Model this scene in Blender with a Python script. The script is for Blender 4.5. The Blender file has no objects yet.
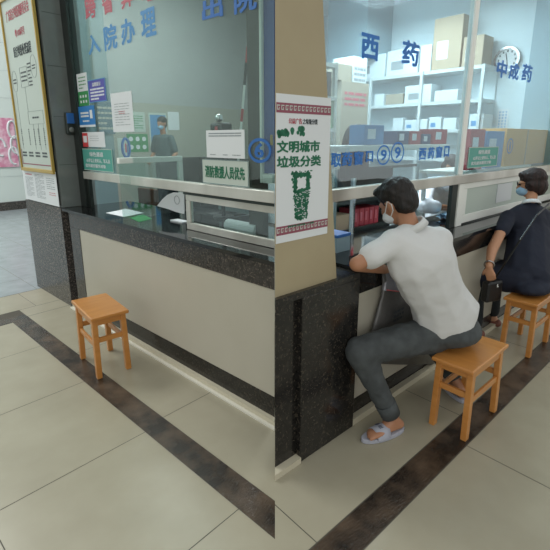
import bpy, bmesh, math, random
from mathutils import Vector, Matrix, Euler, Quaternion
random.seed(7)
D = bpy.data
scn = bpy.context.scene
COL = scn.collection
R = math.radians

# ------------------------------------------------------------------ camera
H = 1.65
TILT = 13.874
FPX = 433.0
cam_d = D.cameras.new('camera'); cam = D.objects.new('camera', cam_d); COL.objects.link(cam)
cam.location = (0, 0, H)
cam.rotation_euler = (R(90 - TILT), 0, R(-45))
cam_d.sensor_width = 36; cam_d.sensor_fit = 'HORIZONTAL'
cam_d.lens = 36 * FPX / 550
cam_d.shift_y = (246.94 - 275) / 550
cam_d.clip_start = 0.05
scn.camera = cam
scn.view_settings.view_transform = 'Standard'
scn.view_settings.look = 'None'
scn.view_settings.exposure = 0.0
scn.view_settings.gamma = 1.0

# measuring helpers: read a point of the photograph off a known plane
_f = Vector((math.cos(R(TILT)) / 2**.5, math.cos(R(TILT)) / 2**.5, -math.sin(R(TILT))))
_r = Vector((1, -1, 0)) / 2**.5
_u = _r.cross(_f)
CAM = Vector((0, 0, H))
def ray(u, v): return _f + (u - 275) / FPX * _r - (v - 246.94) / FPX * _u
aL, aR = R(2.3), R(-2.9)
FR = {'L': (Vector((math.cos(aL), math.sin(aL), 0)), Vector((-math.sin(aL), math.cos(aL), 0))),
      'R': (Vector((-math.sin(aR), math.cos(aR), 0)), Vector((math.cos(aR), math.sin(aR), 0)))}
def W(F, s, t, z): S, T = FR[F]; return S * s + T * t + Vector((0, 0, z))
def on(F, u, v, s=None, t=None):
    S, T = FR[F]; r = ray(u, v)
    k = s / r.dot(S) if s is not None else t / r.dot(T)
    p = CAM + k * r
    return p.dot(S), p.dot(T), p.z
def J(u, v, y):
    r = ray(u, v); return CAM + r * (y / r.y)

# ------------------------------------------------------------------ materials
def lin(h):
    h = h.lstrip('#'); c = [int(h[i:i+2], 16) / 255 for i in (0, 2, 4)]
    return tuple(((x / 12.92) if x <= .04045 else ((x + .055) / 1.055) ** 2.4) for x in c) + (1,)
def mat(name, col, rough=.5, metal=0, spec=.5, emit=None, es=0, noise=None, bump=None, coat=0, alpha=None, aniso=None):
    m = D.materials.new(name); m.use_nodes = True
    nt = m.node_tree; b = nt.nodes['Principled BSDF']
    b.inputs['Base Color'].default_value = lin(col)
    b.inputs['Roughness'].default_value = rough; b.inputs['Metallic'].default_value = metal
    b.inputs['Specular IOR Level'].default_value = spec
    b.inputs['Coat Weight'].default_value = coat
    if emit: b.inputs['Emission Color'].default_value = lin(emit); b.inputs['Emission Strength'].default_value = es
    tc = nt.nodes.new('ShaderNodeTexCoord')
    if noise:      # (other colour, scale, low, high, stretch)
        mp = nt.nodes.new('ShaderNodeMapping'); nt.links.new(tc.outputs['Object'], mp.inputs[0])
        if len(noise) > 4: mp.inputs['Scale'].default_value = noise[4]
        n = nt.nodes.new('ShaderNodeTexNoise'); n.inputs['Scale'].default_value = noise[1]; n.inputs['Detail'].default_value = 5
        nt.links.new(mp.outputs[0], n.inputs['Vector'])
        r = nt.nodes.new('ShaderNodeValToRGB'); r.color_ramp.elements[0].position = noise[2]; r.color_ramp.elements[1].position = noise[3]
        r.color_ramp.elements[0].color = lin(col); r.color_ramp.elements[1].color = lin(noise[0])
        nt.links.new(n.outputs['Fac'], r.inputs[0]); nt.links.new(r.outputs[0], b.inputs['Base Color'])
    if bump:
        n2 = nt.nodes.new('ShaderNodeTexNoise'); n2.inputs['Scale'].default_value = bump[0]; n2.inputs['Detail'].default_value = 3
        mp2 = nt.nodes.new('ShaderNodeMapping'); nt.links.new(tc.outputs['Object'], mp2.inputs[0])
        if len(bump) > 2: mp2.inputs['Scale'].default_value = bump[2]
        nt.links.new(mp2.outputs[0], n2.inputs['Vector'])
        bp = nt.nodes.new('ShaderNodeBump'); bp.inputs['Strength'].default_value = bump[1]; bp.inputs['Distance'].default_value = .01
        nt.links.new(n2.outputs['Fac'], bp.inputs['Height']); nt.links.new(bp.outputs[0], b.inputs['Normal'])
    return m
def granite(name, base, fleck, light, scale=90, rough=.12, amt=.62):
    m = mat(name, base, rough)
    nt = m.node_tree; b = nt.nodes['Principled BSDF']; tc = nt.nodes.new('ShaderNodeTexCoord')
    v = nt.nodes.new('ShaderNodeTexNoise'); v.inputs['Scale'].default_value = scale; v.inputs['Detail'].default_value = 2
    n = nt.nodes.new('ShaderNodeTexNoise'); n.inputs['Scale'].default_value = scale * .45; n.inputs['Detail'].default_value = 6
    nt.links.new(tc.outputs['Object'], v.inputs['Vector']); nt.links.new(tc.outputs['Object'], n.inputs['Vector'])
    r1 = nt.nodes.new('ShaderNodeValToRGB'); e = r1.color_ramp.elements
    e[0].position = .45; e[0].color = lin(base); e[1].position = .75; e[1].color = lin(fleck)
    r2 = nt.nodes.new('ShaderNodeValToRGB'); e = r2.color_ramp.elements
    e[0].position = amt; e[0].color = (0, 0, 0, 1); e[1].position = amt + .04; e[1].color = (1, 1, 1, 1)
    nt.links.new(n.outputs['Fac'], r1.inputs[0]); nt.links.new(v.outputs['Fac'], r2.inputs[0])
    mx = nt.nodes.new('ShaderNodeMix'); mx.data_type = 'RGBA'; mx.inputs[7].default_value = lin(light)
    nt.links.new(r2.outputs[0], mx.inputs[0]); nt.links.new(r1.outputs[0], mx.inputs[6]); nt.links.new(mx.outputs[2], b.inputs['Base Color'])
    return m
def glass(name, refl, tint='#eaf4f2', rough=.01):
    m = D.materials.new(name); m.use_nodes = True; nt = m.node_tree
    for n in list(nt.nodes): nt.nodes.remove(n)
    o = nt.nodes.new('ShaderNodeOutputMaterial'); mx = nt.nodes.new('ShaderNodeMixShader')
    t = nt.nodes.new('ShaderNodeBsdfTransparent'); t.inputs[0].default_value = lin(tint)
    g = nt.nodes.new('ShaderNodeBsdfGlossy'); g.inputs['Roughness'].default_value = rough
    mx.inputs[0].default_value = refl
    nt.links.new(t.outputs[0], mx.inputs[1]); nt.links.new(g.outputs[0], mx.inputs[2]); nt.links.new(mx.outputs[0], o.inputs[0])
    return m
M = {}
M['tile'] = mat('cream_floor_tile', '#a8a28e', .26, noise=('#9d9783', 3.5, .3, .75), spec=.35)
M['tile_grey'] = mat('grey_floor_tile', '#9ba3a6', .25, noise=('#8d9598', 6, .3, .7))
M['grout'] = mat('dark_grout', '#4f4a40', .8)
M['strip'] = mat('dark_brown_floor_stone', '#241e19', .22, noise=('#5b4c3e', 5, .38, .68, (1.2, 1.2, 1)), bump=(40, .35, (1, 3, 1)))
M['granite'] = granite('black_granite', '#1b1a19', '#302d29', '#413b33', 75, .15, .6)
M['granite_mid'] = granite('dark_brown_granite', '#2a2725', '#474240', '#655c53', 90, .2, .6)
M['granite_grey'] = granite('grey_brown_granite', '#3c3a39', '#5b5754', '#857b72', 80, .25, .6)
M['counter'] = granite('polished_black_granite', '#121314', '#1d1e1f', '#33312e', 120, .05, .66)
M['cream'] = mat('cream_panel', '#b8b3a4', .35, noise=('#b0ab9b', 2, .3, .8))
M['kerb'] = mat('pale_kerb_stone', '#c3bca6', .3)
M['kerb_line'] = mat('white_tile_edge', '#d8d5c8', .3)
M['beige'] = mat('beige_wall_paint', '#a89c7e', .6, noise=('#a09376', 4, .3, .8))
M['steel'] = mat('brushed_steel', '#dddbd3', .3, .55, noise=('#b9b6ac', 2.5, .35, .7, (1, 1, .2)))
M['white_alu'] = mat('white_aluminium', '#eceee8', .35)
M['pillar_tile'] = mat('grey_polished_tile', '#767c79', .1, noise=('#646a68', 3, .3, .7))
M['frame_dark'] = mat('dark_green_grey_metal', '#39403d', .3, .6)
M['glass'] = glass('window_glass', .12)
M['brown_col'] = mat('dark_taupe_paint', '#38342d', .5)
M['glass_r'] = glass('pharmacy_glass', .17, '#e6f3f6')
M['frost'] = mat('frosted_glass', '#b9c6bd', .3)
M['officewall'] = mat('office_wall_paint', '#a7aba9', .7, noise=('#9fa3a1', 2, .3, .8))
M['officelow'] = mat('office_wall_lower_paint', '#a3a396', .7)
M['officeblue'] = mat('blue_grey_column_paint', '#6f8486', .6)
M['pharm'] = mat('pale_blue_wall_paint', '#cfdde2', .7, noise=('#c8d8de', 2, .3, .8))
M['pharm2'] = mat('blue_grey_partition', '#8ca6b0', .6)
M['white'] = mat('white_paper', '#d9dee0', .6)
M['white_board'] = mat('white_board', '#b9c4bb', .5)
M['plaster'] = mat('white_wall_tile', '#d8e3df', .3)
M['ceil'] = mat('white_ceiling', '#c9ced0', .8)
M['wood'] = mat('varnished_beech', '#c98b49', .3, noise=('#b97a3a', 4, .3, .75, (6, 1, 6)), coat=.2)
M['ink'] = mat('dark_ink', '#3a4347', .6)
M['ink_grey'] = mat('grey_ink', '#8b9598', .6)
M['red'] = mat('red_ink', '#c2373c', .5)
M['pinkred'] = mat('faded_red_ink', '#b8606b', .5)
M['blue'] = mat('blue_vinyl', '#2a66ae', .5)
M['blue_r'] = mat('blue_window_vinyl', '#2a72c0', .5)
M['lightblue_vinyl'] = mat('pale_blue_vinyl', '#4f8cc0', .5)
M['teal'] = mat('teal_sign', '#4f9f92', .45)
M['tealdark'] = mat('dark_teal_poster', '#41606c', .5)
M['purple'] = mat('violet_sign', '#5150a8', .45)
M['azure'] = mat('azure_card', '#2f7dc0', .45)
M['greenbox'] = mat('green_print', '#2f8a4c', .5)
M['greentext'] = mat('dark_green_ink', '#12694a', .5)
M['maroon'] = mat('maroon_border', '#8c4a5a', .5)
M['gold'] = mat('gold_frame', '#b89a50', .35, .5)
M['pink'] = mat('pink_poster', '#d58aa8', .5, noise=('#e9c3d2', 7, .4, .6))
M['navyboard'] = mat('navy_board', '#1c4690', .45)
M['black'] = mat('black_plastic', '#151618', .35)
M['dark'] = mat('dark_cabinet', '#1d2021', .5)
M['brown'] = mat('brown_chair_board', '#6b4630', .5)
M['chrome'] = mat('chrome', '#dcdcdc', .08, 1)
M['card'] = mat('brown_cardboard', '#ab9a82', .7)
M['card_tan'] = mat('tan_carton', '#cf9d58', .6)
M['card_grey'] = mat('grey_brown_cardboard', '#9b9484', .7)
M['boxwhite'] = mat('white_carton', '#cdd8dc', .6)
M['boxblue'] = mat('blue_carton', '#3f86b8', .5)
M['boxred'] = mat('red_carton', '#a2343f', .5)
M['boxnavy'] = mat('navy_carton', '#28486f', .5)
M['shelf'] = mat('shelf_white_metal', '#c3cdce', .45)
M['rack'] = mat('white_rack_metal', '#dde0d8', .4)
M['skin'] = mat('tanned_skin', '#ab7a5c', .5)
M['skin2'] = mat('light_tanned_skin', '#b98767', .5)
M['hair'] = mat('black_hair', '#0d0a09', .6, noise=('#1c1410', 60, .4, .7, (1, 1, .15)), bump=(70, .8, (1, 1, .2)))
M['hair2'] = mat('dark_red_brown_hair', '#190c0b', .6, noise=('#331a16', 60, .4, .7, (1, 1, .15)), bump=(70, .8, (1, 1, .2)))
M['shirt'] = mat('white_knit_cotton', '#cfd0cf', .85, bump=(9, .5))
M['jeans'] = mat('charcoal_denim', '#3d4142', .85, noise=('#4c5152', 14, .35, .7), bump=(18, .6))
M['rubber'] = mat('pale_grey_rubber', '#a6a8b3', .6)
M['rubber_d'] = mat('sandal_dark_print', '#4b5060', .6)
M['navy'] = mat('navy_dress_cloth', '#131a2c', .8, bump=(8, .5))
M['bagblack'] = mat('black_leather', '#101012', .4)
M['mask'] = mat('blue_surgical_mask', '#8fb4cf', .7)
M['maskstrap'] = mat('white_elastic', '#dfe3e4', .7)
M['coat'] = mat('pale_blue_white_coat', '#e2ecf6', .8, bump=(10, .5))
M['plastic_bag'] = mat('grey_plastic_bag', '#5c5a57', .3, noise=('#4b4a48', 6, .3, .7), bump=(9, .7))
M['bagsilver'] = mat('silver_bag_lining', '#85858a', .25, .3, bump=(14, 1))
M['shirt_grey'] = mat('grey_green_shirt', '#44585a', .8)
M['trouser'] = mat('dark_trousers', '#1c2225', .8)
M['lens'] = mat('dark_lens', '#0a0a0c', .1)
M['metal_grey'] = mat('silver_metal', '#a8a8a8', .25, 1)
M['brownshoe'] = mat('brown_shoe_leather', '#7a4a3c', .5)
M['lamp'] = mat('lamp_tube', '#ffffff', .5, emit='#f4fbff', es=6)

# ------------------------------------------------------------------ mesh helpers
def meshobj(name, bm, m, parent=None, smooth=False, bev=0, seg=2):
    me = D.meshes.new(name)
    bmesh.ops.recalc_face_normals(bm, faces=bm.faces)
    if bev:
        bmesh.ops.bevel(bm, geom=[e for e in bm.edges if e.calc_face_angle(0) > .6], offset=bev, segments=seg, affect='EDGES', profile=.5)
    bm.to_mesh(me); bm.free()
    for x in (m if isinstance(m, (list, tuple)) else [m]): me.materials.append(M[x] if isinstance(x, str) else x)
    if smooth:
        for p in me.polygons: p.use_smooth = True
    return link(name, me, parent)
def link(name, me, parent=None):
    o = D.objects.new(name, me); COL.objects.link(o)
    if parent:
        o.parent = parent
        root = parent
        off = Vector((0, 0, 0))
        while root: off += root.location; root = root.parent
        me.transform(Matrix.Translation(-off))
    else:
        vs = me.vertices
        if len(vs):
            lo = Vector([min(v.co[i] for v in vs) for i in range(3)]); hi = Vector([max(v.co[i] for v in vs) for i in range(3)])
            c = Vector(((lo.x + hi.x) / 2, (lo.y + hi.y) / 2, lo.z))
            me.transform(Matrix.Translation(-c)); o.location = c
    return o
def tag(o, label, cat, group=None, kind=None):
    o['label'] = label; o['category'] = cat
    if group: o['group'] = group
    if kind: o['kind'] = kind
    return o
def thing(name, label, cat, loc, group=None):
    o = D.objects.new(name, None); COL.objects.link(o); o.empty_display_size = .1
    o.location = loc
    return tag(o, label, cat, group)
def struct(name, bm, m, **k):
    o = meshobj(name, bm, m, **k); o['kind'] = 'structure'; return o
def fbox(bm, F, s0, s1, t0, t1, z0, z1, mi=0):
    vs = [bm.verts.new(W(F, s, t, z)) for z in (z0, z1) for s, t in ((s0, t0), (s1, t0), (s1, t1), (s0, t1))]
    for f in ((0, 3, 2, 1), (4, 5, 6, 7), (0, 1, 5, 4), (1, 2, 6, 5), (2, 3, 7, 6), (3, 0, 4, 7)):
        bm.faces.new([vs[i] for i in f]).material_index = mi
    return bm
def fb(F, *a): return fbox(bmesh.new(), F, *a)
def prism(bm, pts, z0, z1, mi=0):
    a = [bm.verts.new((p[0], p[1], z0)) for p in pts]; b = [bm.verts.new((p[0], p[1], z1)) for p in pts]; n = len(pts)
    bm.faces.new(a[::-1]).material_index = mi; bm.faces.new(b).material_index = mi
    for i in range(n): bm.faces.new((a[i], a[(i+1) % n], b[(i+1) % n], b[i])).material_index = mi
    return bm
def tube(bm, pts, r, n=10, mi=0, cap=True):
    pts = [Vector(p) for p in pts]; rings = []
    rr = r if isinstance(r, (list, tuple)) else [r] * len(pts)
    up = None
    for i, p in enumerate(pts):
        d = (pts[min(i+1, len(pts)-1)] - pts[max(i-1, 0)]).normalized()
        if up is None: up = d.orthogonal().normalized()
        up = (up - d * up.dot(d)).normalized(); sd = d.cross(up)
        rings.append([bm.verts.new(p + rr[i] * (math.cos(2*math.pi*k/n) * up + math.sin(2*math.pi*k/n) * sd)) for k in range(n)])
    for a, b in zip(rings, rings[1:]):
        for k in range(n): bm.faces.new((a[k], a[(k+1) % n], b[(k+1) % n], b[k])).material_index = mi
    if cap: bm.faces.new(rings[0][::-1]).material_index = mi; bm.faces.new(rings[-1]).material_index = mi
    return bm
def disc(bm, F, s, t, z, rx, rz, th, n=32, hole=0):   # upright disc or ring on a wall, face towards the hall
    def ring(rx_, rz_, ss): return [bm.verts.new(W(F, ss, t + rx_ * math.cos(2*math.pi*k/n), z + rz_ * math.sin(2*math.pi*k/n))) for k in range(n)]
    a, b = ring(rx, rz, s - th), ring(rx, rz, s)
    if hole:
        c, d = ring(rx - hole, rz - hole, s - th), ring(rx - hole, rz - hole, s)
        for k in range(n):
            j = (k+1) % n
            for q in ((a[k], a[j], b[j], b[k]), (c[k], c[j], d[j], d[k]), (a[k], a[j], c[j], c[k]), (b[k], b[j], d[j], d[k])): bm.faces.new(q)
    else:
        bm.faces.new(a); bm.faces.new(b[::-1])
        for k in range(n): bm.faces.new((a[k], a[(k+1) % n], b[(k+1) % n], b[k]))
    return bm

# a writing surface: origin at its centre, h to the reader's right, v up, n towards the reader
class Face:
    def __init__(s, F=None, S=None, t=None, z=None, o=None, h=None, n=None):
        if F:
            Sd, Td = FR[F]; s.h = -Td if F == 'L' else Td.copy(); s.n = -Sd; s.o = W(F, S, t, z); s.v = Vector((0, 0, 1))
        else:
            s.o, s.h, s.n = Vector(o), Vector(h).normalized(), Vector(n).normalized(); s.v = s.n.cross(s.h)
    def p(s, h, v, n=0): return s.o + s.h * h + s.v * v + s.n * n
    def quad(s, bm, h0, h1, v0, v1, n0, n1, mi=0):
        vs = [bm.verts.new(s.p(h, v, n)) for n in (n0, n1) for h, v in ((h0, v0), (h1, v0), (h1, v1), (h0, v1))]
        for f in ((0, 3, 2, 1), (4, 5, 6, 7), (0, 1, 5, 4), (1, 2, 6, 5), (2, 3, 7, 6), (3, 0, 4, 7)):
            bm.faces.new([vs[i] for i in f]).material_index = mi
        return bm
def text_mesh(body, bold=0):
    cu = D.curves.new('lettering', 'FONT'); cu.body = body; cu.size = 1; cu.resolution_u = 2
    o = D.objects.new('lettering', cu); COL.objects.link(o)
    dg = bpy.context.evaluated_depsgraph_get(); dg.update()
    me = D.meshes.new_from_object(o.evaluated_get(dg), depsgraph=dg)
    COL.objects.unlink(o); D.objects.remove(o); D.curves.remove(cu)
    if bold:      # thicken the strokes with slightly shifted copies
        bm = bmesh.new()
        for k in range(8):
            t_ = me.copy(); t_.transform(Matrix.Translation((bold * math.cos(k*math.pi/4), bold * math.sin(k*math.pi/4), .00015 * (k + 1)))); bm.from_mesh(t_); D.meshes.remove(t_)
        bm.from_mesh(me); bm.to_mesh(me); bm.free()
    return me
def write(name, body, face, h0, h1, v0, v1, m, parent, n=.0006, bold=.012, slope=0, shear=0):
    me = text_mesh(body, bold)
    xs = [v.co.x for v in me.vertices]; ys = [v.co.y for v in me.vertices]
    x0, x1, y0, y1 = min(xs), max(xs), min(ys), max(ys)
    bm = bmesh.new(); bm.from_mesh(me); D.meshes.remove(me)
    r = bmesh.ops.extrude_face_region(bm, geom=bm.faces[:])
    ext = set(g for g in r['geom'] if isinstance(g, bmesh.types.BMVert))
    for v in bm.verts:
        h = h0 + (v.co.x - x0) / (x1 - x0) * (h1 - h0); q = v0 + (v.co.y - y0) / (y1 - y0) * (v1 - v0)
        v.co = face.p(h + shear * q, q + slope * h, n + (.0008 + v.co.z if v in ext else 0))
    return meshobj(name, bm, m, parent)
def lines(bm, face, h0, h1, v0, v1, rows, th=.4, n=.0006, mi=0, gap=.12, ragged=True):   # rows of small unreadable print
    dv = (v1 - v0) / rows
    for i in range(rows):
        vc = v1 - (i + .5) * dv; h = h0; end = h1 if not ragged or i % 4 != 3 else h0 + (h1 - h0) * .6
        while h < end - 1e-6:
            w = (h1 - h0) * random.uniform(.12, .35); e = min(end, h + w)
            face.quad(bm, h, e, vc - dv * th / 2, vc + dv * th / 2, n, n + .0006, mi); h = e + (h1 - h0) * gap * .4
    return bm
def grid(bm, face, h0, h1, v0, v1, cols, rows, fill=.6, n=.0006):
    for i in range(cols):
        for j in range(rows):
            a = h0 + (h1 - h0) * (i + .5) / cols; b = v0 + (v1 - v0) * (j + .5) / rows
            w = (h1 - h0) / cols * fill / 2; k = (v1 - v0) / rows * fill / 2
            face.quad(bm, a - w, a + w, b - k, b + k, n, n + .0006)
    return bm
def px_face(F, S, u0, v0, u1, v1, t=None):   # face centred on a rectangle read off the photograph, with its half size
    um, vm = (u0 + u1) / 2, (v0 + v1) / 2
    _, ta, _ = on(F, u0, vm, s=S); _, tb, _ = on(F, u1, vm, s=S)
    tc = (ta + tb) / 2
    _, _, za = on(F, um, v0, s=S); _, _, zb = on(F, um, v1, s=S)
    return Face(F, S, tc, (za + zb) / 2), abs(tb - ta) / 2, abs(za - zb) / 2
def sheet(name, label, cat, F, S, rect, m, th=.002, group=None, edge=None):
    fc, hw, hh = px_face(F, S, *rect)
    t = thing(name, label, cat, fc.p(0, -hh), group)
    bm = fc.quad(bmesh.new(), -hw, hw, -hh, hh, 0, th); meshobj('board' if th > .003 else 'sheet', bm, m, t)
    if edge:
        bm = bmesh.new(); w = edge[1]
        for q in ((-hw, hw, hh - w, hh), (-hw, hw, -hh, -hh + w), (-hw, -hw + w, -hh + w, hh - w), (hw - w, hw, -hh + w, hh - w)): fc.quad(bm, *q, th, th + .0015)
        meshobj('border', bm, edge[0], t)
    fc.o = fc.p(0, 0, th)
    return t, fc, hw, hh

# blobby bodies: hulls of ellipsoids fused into one continuous skin
def ell(c, r, rot=None):
    if not isinstance(r, (tuple, list)): r = (r, r, r)
    return (Vector(c), r, rot)
def fuse(name, hulls, m, parent, voxel=.01, sm=6, disp=None):
    bm = bmesh.new()
    for hl in hulls:
        b2 = bmesh.new()
        for c, r, rot in hl:
            mt = Matrix.Translation(c) @ (rot.to_4x4() if rot else Matrix()) @ Matrix.Diagonal((*r, 1))
            bmesh.ops.create_icosphere(b2, subdivisions=2, radius=1, matrix=mt)
        if len(hl) > 1:
            g = bmesh.ops.convex_hull(b2, input=b2.verts[:])
            junk = [v for v in b2.verts if not v.link_faces]
            dead = set(g.get('geom_interior', [])) | set(g.get('geom_unused', []))
            bmesh.ops.delete(b2, geom=[v for v in dead if isinstance(v, bmesh.types.BMVert) and v.is_valid], context='VERTS')
        tm = D.meshes.new('tmp'); b2.to_mesh(tm); b2.free(); bm.from_mesh(tm); D.meshes.remove(tm)
    me = D.meshes.new('tmp'); bm.to_mesh(me); bm.free()
    o = D.objects.new('tmp', me); COL.objects.link(o)
    md = o.modifiers.new('r', 'REMESH'); md.mode = 'VOXEL'; md.voxel_size = voxel; md.use_smooth_shade = True
    s = o.modifiers.new('s', 'SMOOTH'); s.iterations = sm; s.factor = .6
    if disp:
        tx = D.textures.new('folds', 'CLOUDS'); tx.noise_scale = disp[0]
        dm = o.modifiers.new('d', 'DISPLACE'); dm.texture = tx; dm.strength = disp[1]; dm.mid_level = .5; dm.texture_coords = 'LOCAL'
    dg = bpy.context.evaluated_depsgraph_get(); dg.update()
    res = D.meshes.new_from_object(o.evaluated_get(dg), depsgraph=dg)
    D.objects.remove(o); D.meshes.remove(me)
    res.name = name; res.materials.clear(); res.materials.append(M[m])
    for p in res.polygons: p.use_smooth = True; p.material_index = 0
    return link(name, res, parent)
def cap(a, ra, b, rb): return [ell(a, ra), ell(b, rb)]
def rotm(fwd, up):     # columns: side, forward, up
    f = Vector(fwd).normalized(); u = Vector(up); u = (u - f * u.dot(f)).normalized(); s = f.cross(u)
    return Matrix((s, f, u)).transposed()
def head_parts(c, fwd, up, k=1.0):
    Rm = rotm(fwd, up); c = Vector(c)
    P = lambda x, y, z: c + Rm @ Vector((x*k, y*k, z*k))
    E = lambda x, y, z, rx, ry, rz: ell(P(x, y, z), (rx*k, ry*k, rz*k), Rm)
    hs = [[E(0, -.008, .03, .072, .09, .085)],
          [E(0, .02, .01, .062, .068, .06), E(0, .035, -.075, .036, .036, .032)],
          [E(0, .085, .01, .009, .012, .012), E(0, .1, -.025, .014, .013, .01)],      # nose
          [E(.024, .076, .02, .02, .012, .01), E(-.024, .076, .02, .02, .012, .01)]]  # brow
    for sx in (1, -1):
        hs.append([E(sx*.073, -.008, .005, .008, .018, .028), E(sx*.07, -.002, -.018, .007, .012, .014)])
    return hs, P, E, Rm
def hand_parts(wrist, direction, normal, k=1.0, curl=.5, side=1):
    d = Vector(direction).normalized(); n = Vector(normal); n = (n - d * n.dot(d)).normalized(); s = d.cross(n) * side
    w = Vector(wrist); hs = []
    pal = w + d * .045 * k
    hs.append([ell(w + d*.01*k, .022*k), ell(w + d*.075*k + s*.028*k, .013*k), ell(w + d*.08*k - s*.026*k, .013*k)])
    for i, (off, ln) in enumerate(((.030, .066), (.010, .076), (-.010, .070), (-.029, .054))):
        b = w + d*.08*k + s*off*k
        p1 = b + (d*math.cos(curl*.5) - n*math.sin(curl*.5)) * ln*.5*k
        p2 = p1 + (d*math.cos(curl*1.4) - n*math.sin(curl*1.4)) * ln*.5*k
        hs.append(cap(b, .0095*k, p1, .0088*k)); hs.append(cap(p1, .0088*k, p2, .0075*k))
    tb = w + d*.025*k + s*.022*k; t1 = tb + (d*.6 + s*.7 - n*.3).normalized()*.038*k; t2 = t1 + (d*.85 + s*.25 - n*.4).normalized()*.03*k
    hs.append(cap(tb, .014*k, t1, .011*k)); hs.append(cap(t1, .011*k, t2, .009*k))
    return hs

# ------------------------------------------------------------------ floor (tiles laid square to each counter, mitred on the corner's diagonal)
def clip(poly, keep):      # keep: signed distance function
    out = []
    for i, p in enumerate(poly):
        q = poly[(i+1) % len(poly)]; a, b = keep(p), keep(q)
        if a >= 0: out.append(p)
        if (a >= 0) != (b >= 0): k = a / (a - b); out.append(p + (q - p) * k)
    return out
def add_rect(bm, F, s0, s1, t0, t1, mi, z=0):
    side = (lambda p: p.y - p.x) if F == 'L' else (lambda p: p.x - p.y)
    poly = clip([W(F, s, t, z) for s, t in ((s0, t0), (s1, t0), (s1, t1), (s0, t1))], side)
    if len(poly) > 2:
        vs = [bm.verts.new(p) for p in poly]; f = bm.faces.new(vs); f.material_index = mi
        f.normal_update()
        if f.normal.z < 0: f.normal_flip()
def tiles(bm, F, s0, s1, t0, t1, ss, ts, mi, g=.0022):
    S_ = [s0] + sorted(x for x in ss if s0 < x < s1) + [s1]; T_ = [t0] + sorted(x for x in ts if t0 < x < t1) + [t1]
    for a, b in zip(S_, S_[1:]):
        for c, d in zip(T_, T_[1:]): add_rect(bm, F, a + g, b - g, c + g, d - g, mi)
bm = bmesh.new()
gv = [bm.verts.new(p) for p in ((-9, -9, -.0015), (16, -9, -.0015), (16, 16, -.0015), (-9, 16, -.0015))]
bm.faces.new(gv).material_index = 2
# left side
tiles(bm, 'L', -6, 1.098, -9, 4.33, [.3 - .8*k for k in range(8)], [2.04 + .8*k*1.0 for k in range(-9, 3)], 0)
add_rect(bm, 'L', 1.098, 1.242, -9, 4.47, 1)
add_rect(bm, 'L', -6, 1.098, 4.335, 4.47, 1)
tiles(bm, 'L', 1.242, 6, -9, 4.39, [], [2.08 - 1.3*k for k in range(1, 11)] + [2.08, 3.3], 0)
add_rect(bm, 'L', 1.242, 6, 4.395, 4.62, 0)
tiles(bm, 'L', -6, 6, 4.625, 5.16, [1.4 - 1.0*k for k in range(8)], [], 0)
tiles(bm, 'L', -6, 4.5, 5.165, 15, [1.6 - .62*k for k in range(13)] + [2.22, 2.84, 3.46], [5.7 + .62*k for k in range(15)], 3)
# right side
tiles(bm, 'R', .975, 6, -9, 12, [], [1.12, 2.42, 3.7, 5.0, 6.3], 0)
add_rect(bm, 'R', .828, .971, -9, 12, 1)
tiles(bm, 'R', -6, .824, -9, 12, [-.45, -1.25, -2.05], [-.42, .88, 2.18, 3.48, 4.78, 6.08], 0)
fl = struct('floor', bm, ['tile', 'strip', 'grout', 'tile_grey'])
def dpt(F, s): # where the line s=const meets the diagonal
    S, T = FR[F]; return s / (S.x + S.y)

# ------------------------------------------------------------------ dividing wall on the diagonal, pillars, rooms
d0 = dpt('R', 1.375)
far = 9.2; zt = 4.8; zr = 3.6
wd = .12
bm = prism(bmesh.new(), [(1.78, 1.78), (far, far), (far + wd, far), (1.78 + wd, 1.78)], 0, zt)
struct('wall_divider', bm, 'pharm')

# beige corner pillar (slightly battered on its right)
def Rw(s, t): p = W('R', s, t, 0); return (p.x, p.y)
bm = bmesh.new()
low = [(d0, d0), Rw(1.375, 1.672), Rw(1.555, 1.675), (1.57, 1.57)]; top = [(d0, d0), Rw(1.375, 1.385), Rw(1.555, 1.45), (1.57, 1.57)]
a = [bm.verts.new((*p, .955)) for p in low]; b = [bm.verts.new((*p, 3.3)) for p in top]
bm.faces.new(a[::-1]); bm.faces.new(b)
for i in range(4): bm.faces.new((a[i], a[(i+1) % 4], b[(i+1) % 4], b[i]))
struct('wall_pillar_right', bm, 'beige')
# black granite pedestal below the pillar
ped = thing('granite_pedestal', 'black speckled granite pedestal under the beige corner pillar with the bin poster', 'pedestal', W('R', 1.45, 1.55, 0))
d1 = dpt('R', 1.385)
meshobj('side_slab', prism(bmesh.new(), [(d1, d1), Rw(1.385, 1.399), Rw(1.545, 1.399)], 0, .92), 'granite', ped)
meshobj('front_slab', fb('R', 1.352, 1.545, 1.40, 1.845, 0, .92), 'granite', ped, bev=.004)
dd = dpt('R', 1.35)
meshobj('cap_ledge', prism(bmesh.new(), [(dd, dd), Rw(1.35, 1.84), Rw(1.60, 1.84), (1.6, 1.6)], .922, .955), 'granite', ped)
d2 = dpt('R', 1.345)
struct('baseboard_right_pillar', prism(bmesh.new(), [(d2, d2), Rw(1.345, 1.40), Rw(1.384, 1.40), (d1 , d1)], 0, .035), 'kerb')

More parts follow.
